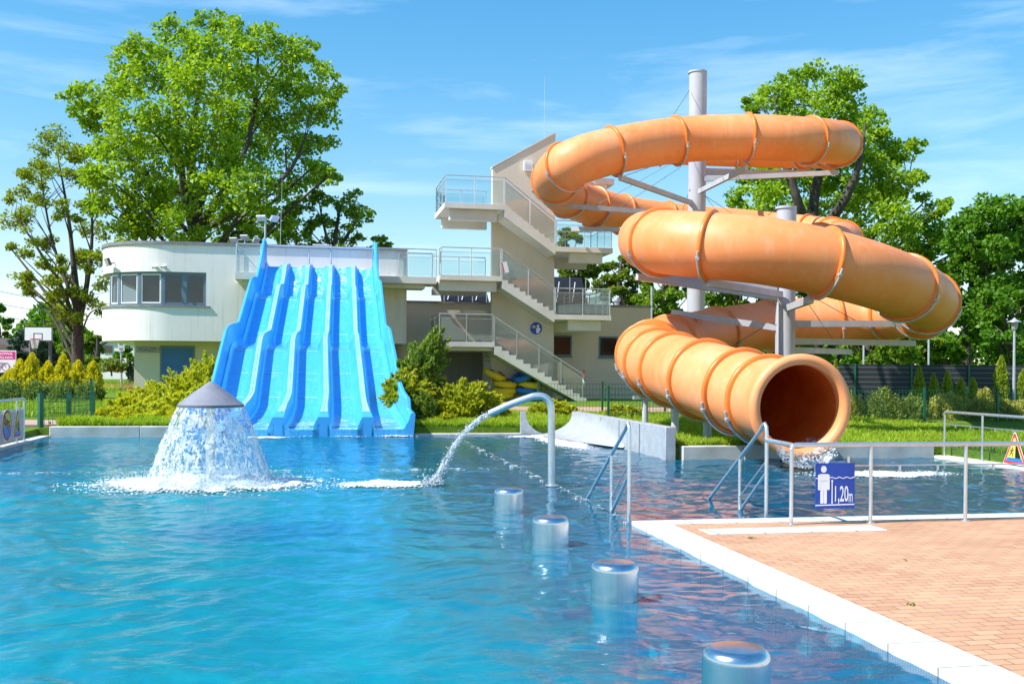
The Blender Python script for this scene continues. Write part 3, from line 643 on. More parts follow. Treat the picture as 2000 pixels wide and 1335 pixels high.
marks(A, ax, UP, nn, [wave(X(500), X(905), Yv(562), 9*SF, 122*SF, 12*SF), wave(X(269), X(304), Yv(570), 5*SF, 90*SF, 12*SF, 10)], 'wave_line', M['signwhite'], sg, .0065)
marks(A, ax, UP, nn, [[(0,Yv(980)),(X(900),Yv(972)),(X(900),Yv(955)),(0,Yv(963))]], 'floor_line', M['signwhite'], sg, .0065)
marks(A, ax, UP, nn, [[(X(529),Yv(930)),(X(543),Yv(930)),(X(543),Yv(610)),(X(529),Yv(610))]], 'arrow_shaft', M['signwhite'], sg, .0065)
marks(A, ax, UP, nn, [[(X(518),Yv(618)),(X(553),Yv(618)),(X(536),Yv(585))], [(X(518),Yv(925)),(X(536),Yv(957)),(X(553),Yv(925))]], 'arrow_head', M['signwhite'], sg, .0072)
mb = MB(); text_mesh(mb, '1,20', A+nn*.0005+ax*X(582)+UP*Yv(960), ax, UP, nn, X(803)-X(582), (960-683)*SF, .0075, .012); text_mesh(mb, 'm', A+nn*.0005+ax*X(808)+UP*Yv(930), ax, UP, nn, X(872)-X(808), 130*SF, .0075, .01)
mb.build('lettering', M['signwhite'], sg, smooth=0)
mb = MB(); mb.box(A+ax*X(380)+UP*Yv(300)-nn*.004, VS*.012, VT*.004, UP*.04); mb.box(A+ax*X(810)+UP*Yv(300)-nn*.004, VS*.012, VT*.004, UP*.04); mb.build('hanger', M['steel'], sg, smooth=0)
def runner(cx, cy, h):   # small diver / runner figure
    q = lambda pts: [(cx+a*h, cy+b*h) for a, b in pts]
    return [disc(cx+.05*h, cy+.82*h, .10*h, n=12), stroke(q([(.03,.68),(-.05,.35)]), .17*h), stroke(q([(-.05,.37),(.14,.20),(.08,-.05)]), .09*h), stroke(q([(-.06,.36),(-.22,.22),(-.38,.02)]), .09*h), stroke(q([(.03,.66),(.25,.55),(.34,.74)]), .07*h), stroke(q([(.0,.66),(-.22,.60),(-.26,.42)]), .07*h)]
def tri_sign(o, ax, n, w, h, lab):
    t = thing('warning_sign', o, lab, 'sign', 'yellow warning signs on the pool fences')
    tri = lambda k, dy=0: [(-w/2*k, h*.38*(1-k)+dy), (w/2*k, h*.38*(1-k)+dy), (w*.035*k, h*(.38+.62*k)), (-w*.035*k, h*(.38+.62*k))]
    plate(o, ax, UP, n, tri(1), 'plate', M['signwhite'], t, .005)
    marks(o, ax, UP, n, [tri(.95)], 'border', M['signred'], t, .0056)
    marks(o, ax, UP, n, [tri(.74)], 'field', M['signyellow'], t, .0082)
    marks(o, ax, UP, n, [[(-w*.36,h*.10),(w*.36,h*.10),(w*.30,h*.20)]+[(w*.30-i*w*.05,h*(.20+.012*(i%2))) for i in range(1,13)]], 'water_band', M['signcyan'], t, .0108)
    marks(o, ax, UP, n, [[(w*.03,h*.20),(w*.27,h*.20),(w*.12,h*.58),(w*.05,h*.58)]], 'pool_wall', M['signblack'], t, .0108)
    mb = MB()
    for i, pl in enumerate(runner(-w*.10, h*.26, h*.30)): mb.prism(pl, o+n*(.011+.0003*i), ax, UP, n, .001)
    mb.build('figure', M['signblack'], t, smooth=0)
ns = -VS
q = PT(1978,914,TR); s_ = SRR+.12
def on_s(px, py, s0):
    x, z = ray(px, py); # intersect with plane s=s0
    # s*NK = (xY-OX)+.195(Y-OY)
    Y = (s0*NK+OX+.195*OY)/(x+.195); return Vector((x*Y, Y, EYE+z*Y))
c = on_s(1982,912,s_-.03); c.z = max(c.z, .06); tri_sign(c, -VT, -VS, .62, .56, 'red bordered yellow triangle with running figure on the right fence')
c = on_s(33,853,SL-.09); c.z = max(c.z, .10); tri_sign(c, VT, VS, .55, .58, 'red bordered yellow triangle with slipping figure on the left fence')
c = on_s(13,862,SL-.09); c.z = max(c.z, .08)
t = thing('no_diving_sign', c, 'round red ringed sign with a crossed out diver on the left fence', 'sign')
rr = .33; o = c+UP*rr
plate(o, VT, UP, VS, disc(0,0,rr,n=36), 'plate', M['signwhite'], t, .005)
marks(o, VT, UP, VS, [disc(0,0,rr*.95,n=36)], 'border', M['signred'], t, .0056)
marks(o, VT, UP, VS, [disc(0,0,rr*.76,n=36)], 'field', M['signyellow'], t, .0082)
marks(o, VT, UP, VS, [[(rr*.76*math.cos(a), rr*.76*math.sin(a)) for a in np.linspace(R(180+8), R(360-8), 20)]+[(rr*.7-i*rr*.1, -rr*.1+rr*.05*(i%2)) for i in range(15)]], 'water_band', M['signcyan'], t, .0108)
mb = MB()
for i, pl in enumerate([stroke([(-.16*1,.0),(-.02,.10),(.10,.03)], .06), disc(.14,-.01,.035,n=12), stroke([(-.16,0),(-.2,.09)], .04), stroke([(.08,.05),(.19,.07)], .03)]): mb.prism(pl, o+VS*(.0125+.0003*i), VT, UP, VS, .001)
mb.build('diver', M['signblack'], t, smooth=0)
marks(o, VT, UP, VS, [stroke([(-rr*.62,rr*.62),(rr*.62,-rr*.62)], .07)], 'slash', M['signred'], t, .0145)
# ================================================================ steel half-pipe chute
t = thing('steel_chute', ST(2.4,11,0), 'polished steel half-pipe chute with a long side wall running into the right pool', 'water chute')
zt = .60; mb = MB(); mb.bst(3.02, 3.22, TR+.05, TB+.1, -.4, zt); mb.build('side_wall', M['galv'], t, bevel=.01)
rows = []
for i in range(25):
    tt = TR+2.6+(TB-.05-TR-2.6)*i/24; rr = .05+1.0*(i/24)**.8; row = []
    for a in np.linspace(0, 90, 13):
        row.append(ST(3.018-rr+rr*math.sin(R(a))*1.0, tt, .02+min(rr,zt-.02)*(1-math.cos(R(a)))))
    rows.append(row)
mb = MB(); mb.grid(rows); mb.build('curved_trough', M['trough'], t, smooth=60, recalc=False)
def uprof():
    o = []; sl, sr = 1.68, 3.02; c0 = (sl+.12+sr)/2; hw = (sr-sl-.12)/2
    inner = [(c0+hw*math.cos(R(a)), zt-(zt-.03)*math.sin(R(a))**.9) for a in np.linspace(0, 180, 26)]
    return inner, sl
inner, sl_ = uprof(); mb = MB(); mb.prism([(sl_-.0,-.3),(3.03,-.3)]+[(a,b) for a,b in inner]+[(sl_,zt)], ST(0,TB+.1), VS, UP, -VT, .10); mb.build('end_plate', M['galv'], t, smooth=20)
for tt in (9.2, 10.6, 12.0, 13.3):
    mb = MB(); mb.bst(3.0125, 3.018, tt-.012, tt+.012, 0, zt-.02); mb.build('seam', M['darkgrey'], t)
# ================================================================ blue wave slide
TF, TW = 29.2, 30.7
prof_pts = [(29.9,5.47),(29.25,5.47),(28.85,5.30),(27.6,4.42),(27.2,4.25),(26.4,4.17),(25.9,4.05),(25.2,3.66),(23.3,2.58),(22.8,2.42),(21.5,2.30),(20.9,2.20),(20.2,1.95),(18,1.15),(16.3,.52),(15.7,.36),(15.2,.27),(14.45,.16)]
pf = [(p.x, p.y) for p in catmull([Vector((a,b,0)) for a,b in prof_pts], 5)]
def s_lane(i, t):      # i from 0 (left outer) to 5 (right outer)
    a = float(np.interp(t, [14.4,16.5,20.5,29.25], [-6.38,-5.92,-5.93,-5.27])); b = float(np.interp(t, [14.4,16.5,29.25], [-1.08,-1.22,-1.15]))
    return a+(b-a)*i/5
t0 = thing('water_slide', ST(-3.6,20,0), 'wide bright blue wave slide with five lanes running down to the pool', 'water slide')
def loft(sec, name, m, smooth=40, endcap=True, rng=None):
    rows = []
    for (t, z) in pf:
        if rng and not (rng[0] <= t <= rng[1]): continue
        rows.append([ST(s, t, zz) for s, zz in sec(t, z)])
    mb = MB(); mb.grid(rows)
    if endcap:
        for r_ in (rows[0], rows[-1]): mb.add(r_, [tuple(range(len(r_)))])
    return mb.build(name, m, t0, smooth=smooth)
for i in range(5):
    def sec(t, z, i=i):
        a = s_lane(i,t)+.10; b = s_lane(i+1,t)-.10; o = []
        for q in np.linspace(0, 1, 15):
            x = abs(q-.5)*2; o.append((a+(b-a)*q, z+.16*max(0, (x-.72)/.28)**2))
        return o+[(b, z-.18), (a, z-.18)]
    ln = loft(sec, 'lane_bed', M['lane'], 50)
for i in range(1, 5):
    def sec(t, z, i=i):
        c = s_lane(i,t); e = max(0, (15.6-t)/1.2); e = min(e, 1); h = (.40-.10*e)*min(1,max(.04,(29.35-t)/.9)); w = .075+.05*e
        return [(c-.25,z-.17),(c-.24,z+.06),(c-w-.03,z+h-.05),(c-w,z+h),(c+w,z+h),(c+w+.02,z+h-.04),(c+.14,z+.10),(c+.16,z-.17)]
    loft(sec, 'lane_divider', M['blue'], 30)
    def sec2(t, z, i=i):
        c = s_lane(i,t); e = min(max(0, (15.6-t)/1.2), 1); h = (.40-.10*e)*min(1,max(.04,(29.35-t)/.9)); w = .068+.05*e
        return [(c-w,z+h+.002),(c-w+.01,z+h+.016),(c-.006,z+h+.016),(c-.006,z+h+.004),(c+.006,z+h+.004),(c+.006,z+h+.016),(c+w-.01,z+h+.016),(c+w,z+h+.002)]
    loft(sec2, 'divider_cap', M['bluepale'], 30, rng=(14.9, 29.3))
for side in (0, 1):
    def sec(t, z, side=side):
        i = 0 if side == 0 else 5; d = 1 if side == 0 else -1; c = s_lane(i,t)
        up = max(0, min(1, (t-28.4)/1.0)); lo = 1 if (side == 0 or t > 15.15) else .62
        h = (.64+.42*up*up)*lo; fl = .06
        sc = [(c-d*.06,z-.17),(c-d*.10,z+h-.03),(c-d*.085,z+h),(c-d*.02,z+h+.012),(c+d*.015,z+h-.02),(c+d*fl,z+.22),(c+d*.115,z+.10),(c+d*.13,z-.17)]
        return sc if d == 1 else sc[::-1]
    loft(sec, 'side_wall', M['blue'], 35)
for i in range(5):     # moulded joint strips across the lanes
    for (t, z) in ((25.75,None),(23.6,None),(20.7,None),(18.9,None),(17.2,None)):
        zz = np.interp(t, [p[0] for p in pf[::-1]], [p[1] for p in pf[::-1]]); z2 = np.interp(t+.05, [p[0] for p in pf[::-1]], [p[1] for p in pf[::-1]])
        mb = MB(); sl2 = (z2-zz)/.05; a = s_lane(i,t)+.22; b = s_lane(i+1,t)-.22
        mb.add([ST(a,t-.02,zz-.02*sl2+.006), ST(b,t-.02,zz-.02*sl2+.006), ST(b,t+.02,zz+.02*sl2+.006), ST(a,t+.02,zz+.02*sl2+.006)], [(0,1,2,3)])
        mb.build('joint_strip', M['bluepale'], t0, smooth=0)
# thin running water at the head and foot of the lanes
k = NT('running_water_film'); v = k.coord((1,1,.6)); n1 = k.noise(v, 5, 6, .7, .8); n2 = k.noise(v, 22, 4, .6)
M['film'] = k.done(k.bsdf((.88,.94,.97), .15, 0, k.bump(n2, .6, .03), Alpha=k.ramp(k.math('ADD', n1, k.math('MULTIPLY', n2, .6)), [(.80, 0.), (.96, .85)])))
mb = MB(); pz = lambda t: float(np.interp(t, [p[0] for p in pf[::-1]], [p[1] for p in pf[::-1]]))
for i in range(1, 5):
    for ta, tb_ in ((29.25, 26.6), (15.6, 14.42)):
        rows = []
        for t in np.linspace(ta, tb_, 14):
            A_ = s_lane(i,t)+.22; B_ = s_lane(i+1,t)-.2; rows.append([ST(A_+(B_-A_)*q, t, pz(t)+.014+.012*abs(mnoise.noise(Vector((A_+q*3, t*3, 0))))) for q in np.linspace(0,1,7)])
        mb.grid(rows)
o = mb.build('running_water', M['film'], recalc=False, smooth=180); tag(o, 'white streaks of running water on the blue slide lanes', 'running water', kind='stuff')
# entry bar over the slide head
mb = MB(); A = ST(s_lane(0,29.3)+.0,29.3,6.25); Bq = ST(s_lane(5,29.3),29.3,6.25); mb.tube([A, Bq], .035, 10); mb.build('head_bar', M['galv'], t0)
for i in (2, 3):
    mb = MB(); p = ST(s_lane(i,29.3),29.32,5.4); mb.tube([p, p+UP*.85], .028, 10); mb.build('bar_post', M['galv'], t0)
for i in (0, 5):
    mb = MB(); p = ST(s_lane(i,29.4),29.4,5.0); mb.tube([p, p+UP*1.42], .07, 12); mb.build('head_post', M['blue'], t0)
# ================================================================ railings shared by building and stairs
def railing(parent, pts, H=1.08, step=1.15, posts=None, panel='glass_grey', name='railing', inset=.0, gap0=.05, gap1=.13):
    """pts: world polyline along the floor edge"""
    pts = [Vector(p) for p in pts]
    mb = MB(); mb.tube([p+UP*H for p in pts], .024, 10); rl = mb.build(name, M['steel'], parent)
    mb = MB()
    for a, b in zip(pts[:-1], pts[1:]):
        L = (b-a).length; n = max(1, round(L/step)); flat = Vector((b.x-a.x, b.y-a.y, 0)); e = flat.normalized(); slope = (b.z-a.z)/max(flat.length, 1e-6); nr = UP.cross(e)
        for k in range(n+1):
            if k == n and b is not pts[-1]: continue
            q = a+(b-a)*(k/n); pm = MB(); pm.tube([q-UP*.12, q+UP*H], .02, 8); pm.build('post', M['steel'], rl)
        for k in range(n):
            q0 = a+(b-a)*(k/n); q1 = a+(b-a)*((k+1)/n); g0 = .05
            f0_ = q0+(q1-q0)*(g0/max((q1-q0).length,.2)); f1_ = q1-(q1-q0)*(g0/max((q1-q0).length,.2))
            gm = MB(); lo, hi = gap0, H-gap1; w = nr*.005
            gm.add([f0_+UP*lo-w, f1_+UP*lo-w, f1_+UP*hi-w, f0_+UP*hi-w, f0_+UP*lo+w, f1_+UP*lo+w, f1_+UP*hi+w, f0_+UP*hi+w], [(3,2,1,0),(4,5,6,7),(0,1,5,4),(1,2,6,5),(2,3,7,6),(3,0,4,7)])
            gp = gm.build('glass_panel', M[panel], rl, smooth=0)
        mb.tube([a+UP*(H-.18), b+UP*(H-.18)], .009, 6)
    mb.build('middle_rail', M['steel'], rl)
    return rl
# ================================================================ curved building
bt = thing('pool_building', ST(-8,32,0), 'pale rounded upper storey of the pool building with a band of windows', 'building')
ztop = PT(330,477,TW).z; zbot = PT(330,665,TW).z; zs = PT(390,600,TW).z; zw = PT(390,532,TW).z
sR = SZ(795,490,TW)[0]; Rb = 2.9; sl_end = SZ(203,570,TW+Rb)[0]; sc_ = sl_end+Rb
path = [(sR, TW)]+[(s, TW) for s in np.linspace(sR, sc_, 60)[1:]]+[(sc_-Rb*math.sin(R(a)), TW+Rb-Rb*math.cos(R(a))) for a in range(3, 91, 3)]+[(sl_end, TW+Rb+q) for q in (1,2,4,6,8)]
def pxof(st): return proj(ST(st[0], st[1], 4.2))[0]
i_w = min(range(len(path)), key=lambda i: abs(pxof(path[i])-403))
# wall bands: an outer skin with thickness turned inwards
def inset(i, d):
    a = Vector(path[max(i-1,0)]); b = Vector(path[min(i+1,len(path)-1)]); q = (b-a).normalized(); n = Vector((q.y, -q.x)); # path runs leftwards: inside is +t
    n = n if True else -n
    p = Vector(path[i]); c1 = p+n*d; return (c1.x, c1.y)
def band(i0, i1, z0, z1, d0=0., d1=.30):
    rows = [[], [], [], []]
    for i in range(i0, i1+1):
        a = inset(i, d0); b = inset(i, d1)
        rows[0].append(ST(*a, z0)); rows[1].append(ST(*a, z1)); rows[2].append(ST(*b, z1)); rows[3].append(ST(*b, z0))
    return rows
tt_ = inset(3, 1.0); sgn = 1 if tt_[1] > TW else -1
def ring_band(mb, i0, i1, z0, z1, d0, d1):
    r_ = band(i0, i1, z0, z1, d0*sgn, d1*sgn); mb.grid(r_+[r_[0]]); 
    for e in (0, -1): mb.add([r[e] for r in r_], [(0,1,2,3)])
nP = len(path)-1
i_l = min((i for i in range(len(path)) if path[i][1] > TW+2.2), key=lambda i: i)
mb = MB(); ring_band(mb, 0, nP, zw, ztop, 0, .3); ring_band(mb, i_w, nP, zbot, zs, 0, .3); ring_band(mb, 0, i_w, zbot, zw, 0, .3)
mb.build('wall', M['render_white'], bt, smooth=30)
mb = MB(); ring_band(mb, 0, nP, ztop, ztop+.12, -.06, .36); mb.build('coping', M['coping'], bt, smooth=30)
mb = MB(); ring_band(mb, i_w-1, nP, zs-.005, zs+.055, -.06, .2); mb.build('sill', M['coping'], bt, smooth=30)
# floor slab / soffit and roof deck
poly = [inset(i, .28*sgn) for i in range(nP+1)]; poly = poly+[(sR-.28, poly[-1][1])]
mb = MB(); mb.prism(poly, ST(0,0,zbot+.01), VS, VT, UP, .18); mb.build('floor_slab', M['slab'], bt, smooth=0)
mb = MB(); mb.prism(poly, ST(0,0,ztop-.25), VS, VT, UP, .15); mb.build('roof_deck', M['darkgrey'], bt, smooth=0)
mb = MB(); mb.bst(sR-.30, sR, TW+.305, TW+9, zbot, ztop); mb.build('end_wall', M['render_white'], bt, smooth=0)
# windows: five frames following the curve
cutpx = [403, 360, 317, 269, 229, 211]
cp = []
for px in cutpx:
    i = min(range(len(path)-1), key=lambda i: abs(pxof(path[i])-px)); j = i+1 if pxof(path[i]) > px else i-1
    f = (pxof(path[i])-px)/(pxof(path[i])-pxof(path[j])+1e-9); a, b = inset(i, .10*sgn), inset(j, .10*sgn); cp.append((a[0]+(b[0]-a[0])*f, a[1]+(b[1]-a[1])*f))
cp.append(inset(min(nP, i_l+6), .10*sgn))
for k in range(len(cp)-1):
    a = ST(*cp[k]); b = ST(*cp[k+1]); e = (b-a).normalized(); L = (b-a).length; nr = e.cross(UP); fw = .075
    if nr.dot(Vector((-.2,-1,0))) < 0: nr = -nr
    z0, z1 = zs+.06, zw-.002; mb = MB(); c = (a+b)/2
    for zz, hh in ((z0+fw/2, fw), (z1-fw/2, fw)): mb.box(c+UP*zz, e*(L/2), nr*.035, UP*(hh/2))
    for d in (fw/2, L-fw/2): mb.box(a+e*d+UP*((z0+z1)/2), e*(fw/2), nr*.034, UP*((z1-z0)/2-fw))
    fr = mb.build('window', M['frame'], bt, smooth=0)
    mb = MB()
    for zz in (z0+fw+.025, z1-fw-.025): mb.box(c+UP*zz-nr*.005, e*(L/2-fw), nr*.02, UP*.025)
    for d in (fw+.025, L-fw-.025): mb.box(a+e*d+UP*((z0+z1)/2)-nr*.005, e*.025, nr*.019, UP*((z1-z0)/2-fw-.05))
    mb.build('sash', M['white'] if k in (2,3,4) else M['frame'], fr, smooth=0)
    mb = MB(); mb.box(c+UP*((z0+z1)/2)-nr*.012, e*(L/2-fw-.05), nr*.004, UP*((z1-z0)/2-fw-.05)); mb.build('pane', M['pane'], fr, smooth=0)
    if k == 2:
        mb = MB(); mb.box(c+UP*((z0+z1)/2)-nr*.10, e*(L/2-fw), nr*.01, UP*((z1-z0)/2-fw)); mb.build('blind', M['curtain'], fr, smooth=0)
# room behind the windows
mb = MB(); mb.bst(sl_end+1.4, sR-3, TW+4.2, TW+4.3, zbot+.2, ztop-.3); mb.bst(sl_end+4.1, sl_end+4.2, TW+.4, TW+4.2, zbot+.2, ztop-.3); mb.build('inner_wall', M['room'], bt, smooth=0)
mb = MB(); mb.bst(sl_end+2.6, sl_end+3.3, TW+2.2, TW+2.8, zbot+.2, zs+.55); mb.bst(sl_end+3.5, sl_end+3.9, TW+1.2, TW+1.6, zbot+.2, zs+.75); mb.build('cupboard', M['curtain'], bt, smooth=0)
# lower storey, set back
TL = TW+1.45; sT = SZ(262,700,TL)[0]; sLE = SZ(1270,650,TW+1.9)[0]
mb = MB(); mb.bst(sT, sR-.5, TL, TL+8, 0, zbot+.008); mb.build('lower_wall', M['concrete_wall'], bt, smooth=0)
d0, z0 = SZ(316,735,TL); d1, z1 = SZ(377,679,TL)
mb = MB(); mb.bst(d0-.07, d0, TL-.03, TL+.02, 0, z1+.08); mb.bst(d1, d1+.07, TL-.03, TL+.02, 0, z1+.08); mb.bst(d0, d1, TL-.03, TL+.02, z1, z1+.08); dr = mb.build('door', M['frame'], bt, smooth=0)
mb = MB(); mb.bst(d0+.002, d1-.002, TL-.012, TL+.01, 0, z1-.002); mb.build('door_leaf', M['door_blue'], dr, smooth=0)
q = PT(266,688,TL-.02); q2 = PT(311,676,TL-.02); wS = (q2-q).dot(VS); hS = q2.z-q.z
t = thing('toilet_sign', q, 'grey lilac TOALETY sign on the lower wall beside the blue door', 'sign')
mb = MB(); mb.prism([(0,0),(wS,0),(wS,hS),(0,hS)], q, VS, UP, -VT, .015); mb.build('plate', M['signgrey'], t, smooth=0)
mb = MB(); text_mesh(mb, 'TOALETY', q+VS*wS*.10+UP*hS*.24, VS, UP, -VT, wS*.80, hS*.52, .0175); mb.build('lettering', M['signblack'], t, smooth=0)
# ---------------------------------------------------------------- low building behind the stairs
TB2 = TW+1.95; zl = SZ(1235,600,TB2)[1]; sA = sR-.6
lb = thing('low_building', ST(2,TB2+3,0), 'low tan flat roofed building standing behind the stair tower', 'building')
mb = MB(); mb.bst(sA, sLE, TB2, TB2+9, 0, zl); mb.build('wall', M['concrete_wall'], lb, smooth=0)
mb = MB(); mb.bst(sA-.03, sLE+.05, TB2-.05, TB2+9.05, zl, zl+.09); mb.build('coping', M['coping'], lb, smooth=0)
for px0, px1, py0, py1 in ((1079,1117,655,695), (1169,1207,657,697)):
    a, zb = SZ(px0,py1,TB2); b, zt_ = SZ(px1,py0,TB2); mb = MB()
    for s0, s1, zz0, zz1 in ((a,b,zb,zb+.07),(a,b,zt_-.07,zt_),(a,a+.07,zb+.07,zt_-.07),(b-.07,b,zb+.07,zt_-.07)): mb.bst(s0,s1,TB2-.02,TB2+.02,zz0,zz1)
    w_ = mb.build('window', M['frame'], lb, smooth=0)
    mb = MB(); mb.bst(a+.07,b-.07,TB2-.008,TB2+.01,zb+.07,zt_-.07); mb.build('pane', M['darkpane'], w_, smooth=0)
    mb = MB(); mb.bst(a-.03,b+.03,TB2-.07,TB2-.021,zb-.05,zb); mb.build('sill', M['frame'], w_, smooth=0)
a, zb = SZ(861,740,TB2); b, zt_ = SZ(942,688,TB2)
mb = MB(); mb.bst(a,b,TB2-.03,TB2+.02,0,zt_); mb.build('garage_door', M['grey_door'], lb, smooth=0)
c = PT(1205,596,TB2+1.2); c.z = zl+.02; mb = MB(); mb.lathe(c, [(.11,0),(.11,.30),(.17,.31),(.17,.40),(.12,.46),(.0,.48)], 20, cap=False); o = mb.build('roof_vent', M['galv'], origin=c); tag(o, 'small round metal vent on the low roof right of the stairs', 'roof vent')
# ---------------------------------------------------------------- walkway to the slide head
zp = PT(840,541,TF).z
fw_ = thing('footbridge', ST(-4,TF+.7,zp), 'concrete walkway with glass railing linking slide head and stair tower', 'walkway')
s0 = SZ(459,540,TF)[0]; s1 = SZ(852,545,TF)[0]
mb = MB(); mb.bst(s0, s1, TF, TW-.003, zp-.26, zp); mb.build('slab', M['slab'], fw_, smooth=0)
mb = MB(); mb.bst(s0+.25, s1-.4, TF+.35, TW-.01, zp-.42, zp-.263); mb.build('beam', M['slab'], fw_, smooth=0)
railing(fw_, [ST(s0+.04,TW-.06,zp), ST(s0+.04,TF+.05,zp), ST(s_lane(0,29.3)-.15,TF+.05,zp)], 1.08, 1.3, panel='glass')
railing(fw_, [ST(s_lane(5,29.3)+.15,TF+.05,zp), ST(s1,TF+.05,zp)], 1.08, 1.35, panel='glass')
sx0 = SZ(779,500,TW)[0]
railing(fw_, [ST(sx0,TW-.06,zp), ST(s1,TW-.06,zp)], 1.08, 1.3, panel='glass')
# ================================================================ stair tower
st = thing('stair_tower', ST(2,TW,0), 'tall concrete stair tower with zigzag flights and glass railings', 'stair tower')
wl = SZ(961,500,TW)[0]; wr = SZ(1083,500,TW)[0]; z_l = SZ(961,328,TW)[1]; z_r = SZ(1084,260,TW)[1]
mb = MB(); mb.prism([(wl,0),(wr,0),(wr,z_r),(wl,z_l)], ST(0,TW), VS, UP, VT, .32); mb.build('wall', M['concrete_wall'], st, smooth=0)
dx, dz = wr-wl, z_r-z_l; mb = MB(); mb.prism([(wl-.04,z_l-.0),(wr+.04,z_r+.02),(wr+.04,z_r+.07),(wl-.04,z_l+.05)], ST(0,TW-.04), VS, UP, VT, .40); mb.build('coping', M['slab'], st, smooth=0)
TBK = TW+.32+1.4
L3a, L3 = SZ(868,395,TF); L3b = SZ(986,397,TF)[0]; R3a, R3 = SZ(1085,481,TF); R3b = SZ(1197,482,TF)[0]
L2a, L2 = SZ(860,536,TF); L2b = SZ(981,538,TF)[0]; R2a, R2 = SZ(1083,613.5,TF); R2b = SZ(1194,613,TF)[0]
L1a, L1 = SZ(856,666,TF); L1b = SZ(966,666,TF)[0]; gA = SZ(1146,783,TF)[0]; gZ = gz(3, TF)
def landing(sa_, sb_, z, beam, name='landing', beam_s=None):
    mb = MB(); mb.bst(sa_, sb_, TF, TBK, z-.20, z); l = mb.build(name, M['slab'], st, smooth=0)
    b0, b1 = beam_s; 
    for q0, q1 in ((TF+.28, TF+.6), (TBK-.5, TBK-.2)): mb = MB(); mb.bst(b0, b1, q0, q1, z-.20-beam, z-.203); mb.build('beam', M['slab'], l, smooth=0)
landing(L3a, L3b, L3, .42, beam_s=(L3a+.25, wl-.02)); landing(R3a, R3b, R3, .40, beam_s=(wr+.35, R3b-.35))
landing(L2a, L2b, L2, .40, beam_s=(L2a+.0, wl-.02)); landing(R2a, R2b, R2, .42, beam_s=(wr+.3, R2b-.35)); landing(L1a, L1b, L1, .15, beam_s=(L1a+.1, wl-.02))
def flight(sa_, za, sb_, zb, t_0, t_1, n, th=.22, stepped=True):
    """from the upper landing edge (sa,za) down to (sb,zb)"""
    rise = (za-zb)/n; tr = (sb_-sa_)/(n-1) if n > 1 else 0; top = [(sa_, za)]
    for i in range(n-1):
        top += [(sa_+tr*i, za-rise*(i+1)), (sa_+tr*(i+1), za-rise*(i+1))]
    top += [(sb_, zb)]
    d = -1 if sb_ > sa_ else 1
    under = [(sb_+d*.30, zb-.02) if zb < .6 else (sb_, zb-.32), (sa_, za-.48)]
    mb = MB(); mb.prism(top+under, ST(0,t_0), VS, UP, VT, t_1-t_0); return mb.build('flight', M['slab'], st, smooth=0)
t1_ = TW-.004
flight(L1b, L1, gA, gZ, TF, t1_, 14); flight(L2b, L2, R2a, R2, TF, t1_, 10); flight(L3b, L3, R3a, R3, TF, t1_, 10)
t2_ = TW+.325
flight(R2a, R2, L1b, L1, t2_, TBK, 7); flight(R3a, R3, L2b, L2, t2_, TBK, 7)
top2 = SZ(1170,362,TBK)[1]; sU0 = wr-.3; sU1 = SZ(1182,355,TBK)[0]
mb = MB(); mb.bst(sU0, sU1, TW+.33, TBK+.6, top2-.2, top2+.05); mb.build('top_platform', M['slab'], st, smooth=0)
mb = MB(); mb.bst(wr-.05, sU1-.3, TW+.4, TW+.7, top2-.62, top2-.205); mb.build('top_beam', M['slab'], st, smooth=0)
flight(sU0, top2, L3b, L3, t2_, TBK, 6) if top2 > L3 else None
e_ = .05; te = TF+.05
railing(st, [ST(L3a+e_,TBK-.05,L3), ST(L3a+e_,te,L3), ST(L3b-.02,te,L3)], 1.08, 1.2, panel='glass')
railing(st, [ST(L3b,te,L3), ST(R3a,te,R3)], 1.08, 1.1)
railing(st, [ST(R3a+.05,te,R3), ST(R3b-e_,te,R3), ST(R3b-e_,TBK-.05,R3)], 1.05, 1.15, panel='glass')
railing(st, [ST(L2a+e_,TF+.75,L2), ST(L2a+e_,te,L2), ST(L2b-.05,te,L2)], 1.08, 1.2, panel='glass')
railing(st, [ST(L2b,te,L2), ST(R2a,te,R2)], 1.08, 1.05)
railing(st, [ST(R2a+.05,te,R2), ST(R2b-e_,te,R2), ST(R2b-e_,TBK-.05,R2)], 1.05, 1.2)
railing(st, [ST(L1a+e_,TBK-.05,L1), ST(L1a+e_,te,L1), ST(L1b-.05,te,L1)], 1.08, 1.25)
railing(st, [ST(L1b,te,L1), ST(gA-.15,te,gZ+.12)], 1.0, 1.05)
railing(st, [ST(L3a+e_,TBK-.05,L3), ST(wl,TBK-.05,L3)], 1.05, 1.2, panel='glass')
railing(st, [ST(R3a+.05,TBK-.05,R3), ST(R3b-e_,TBK-.05,R3)], 1.05, 1.2, panel='glass')
railing(st, [ST(L2a+e_,TBK-.05,L2), ST(wl,TBK-.05,L2)], 1.05, 1.2, panel='glass')
railing(st, [ST(R2a+.05,TBK-.05,R2), ST(R2b-e_,TBK-.05,R2)], 1.05, 1.2)
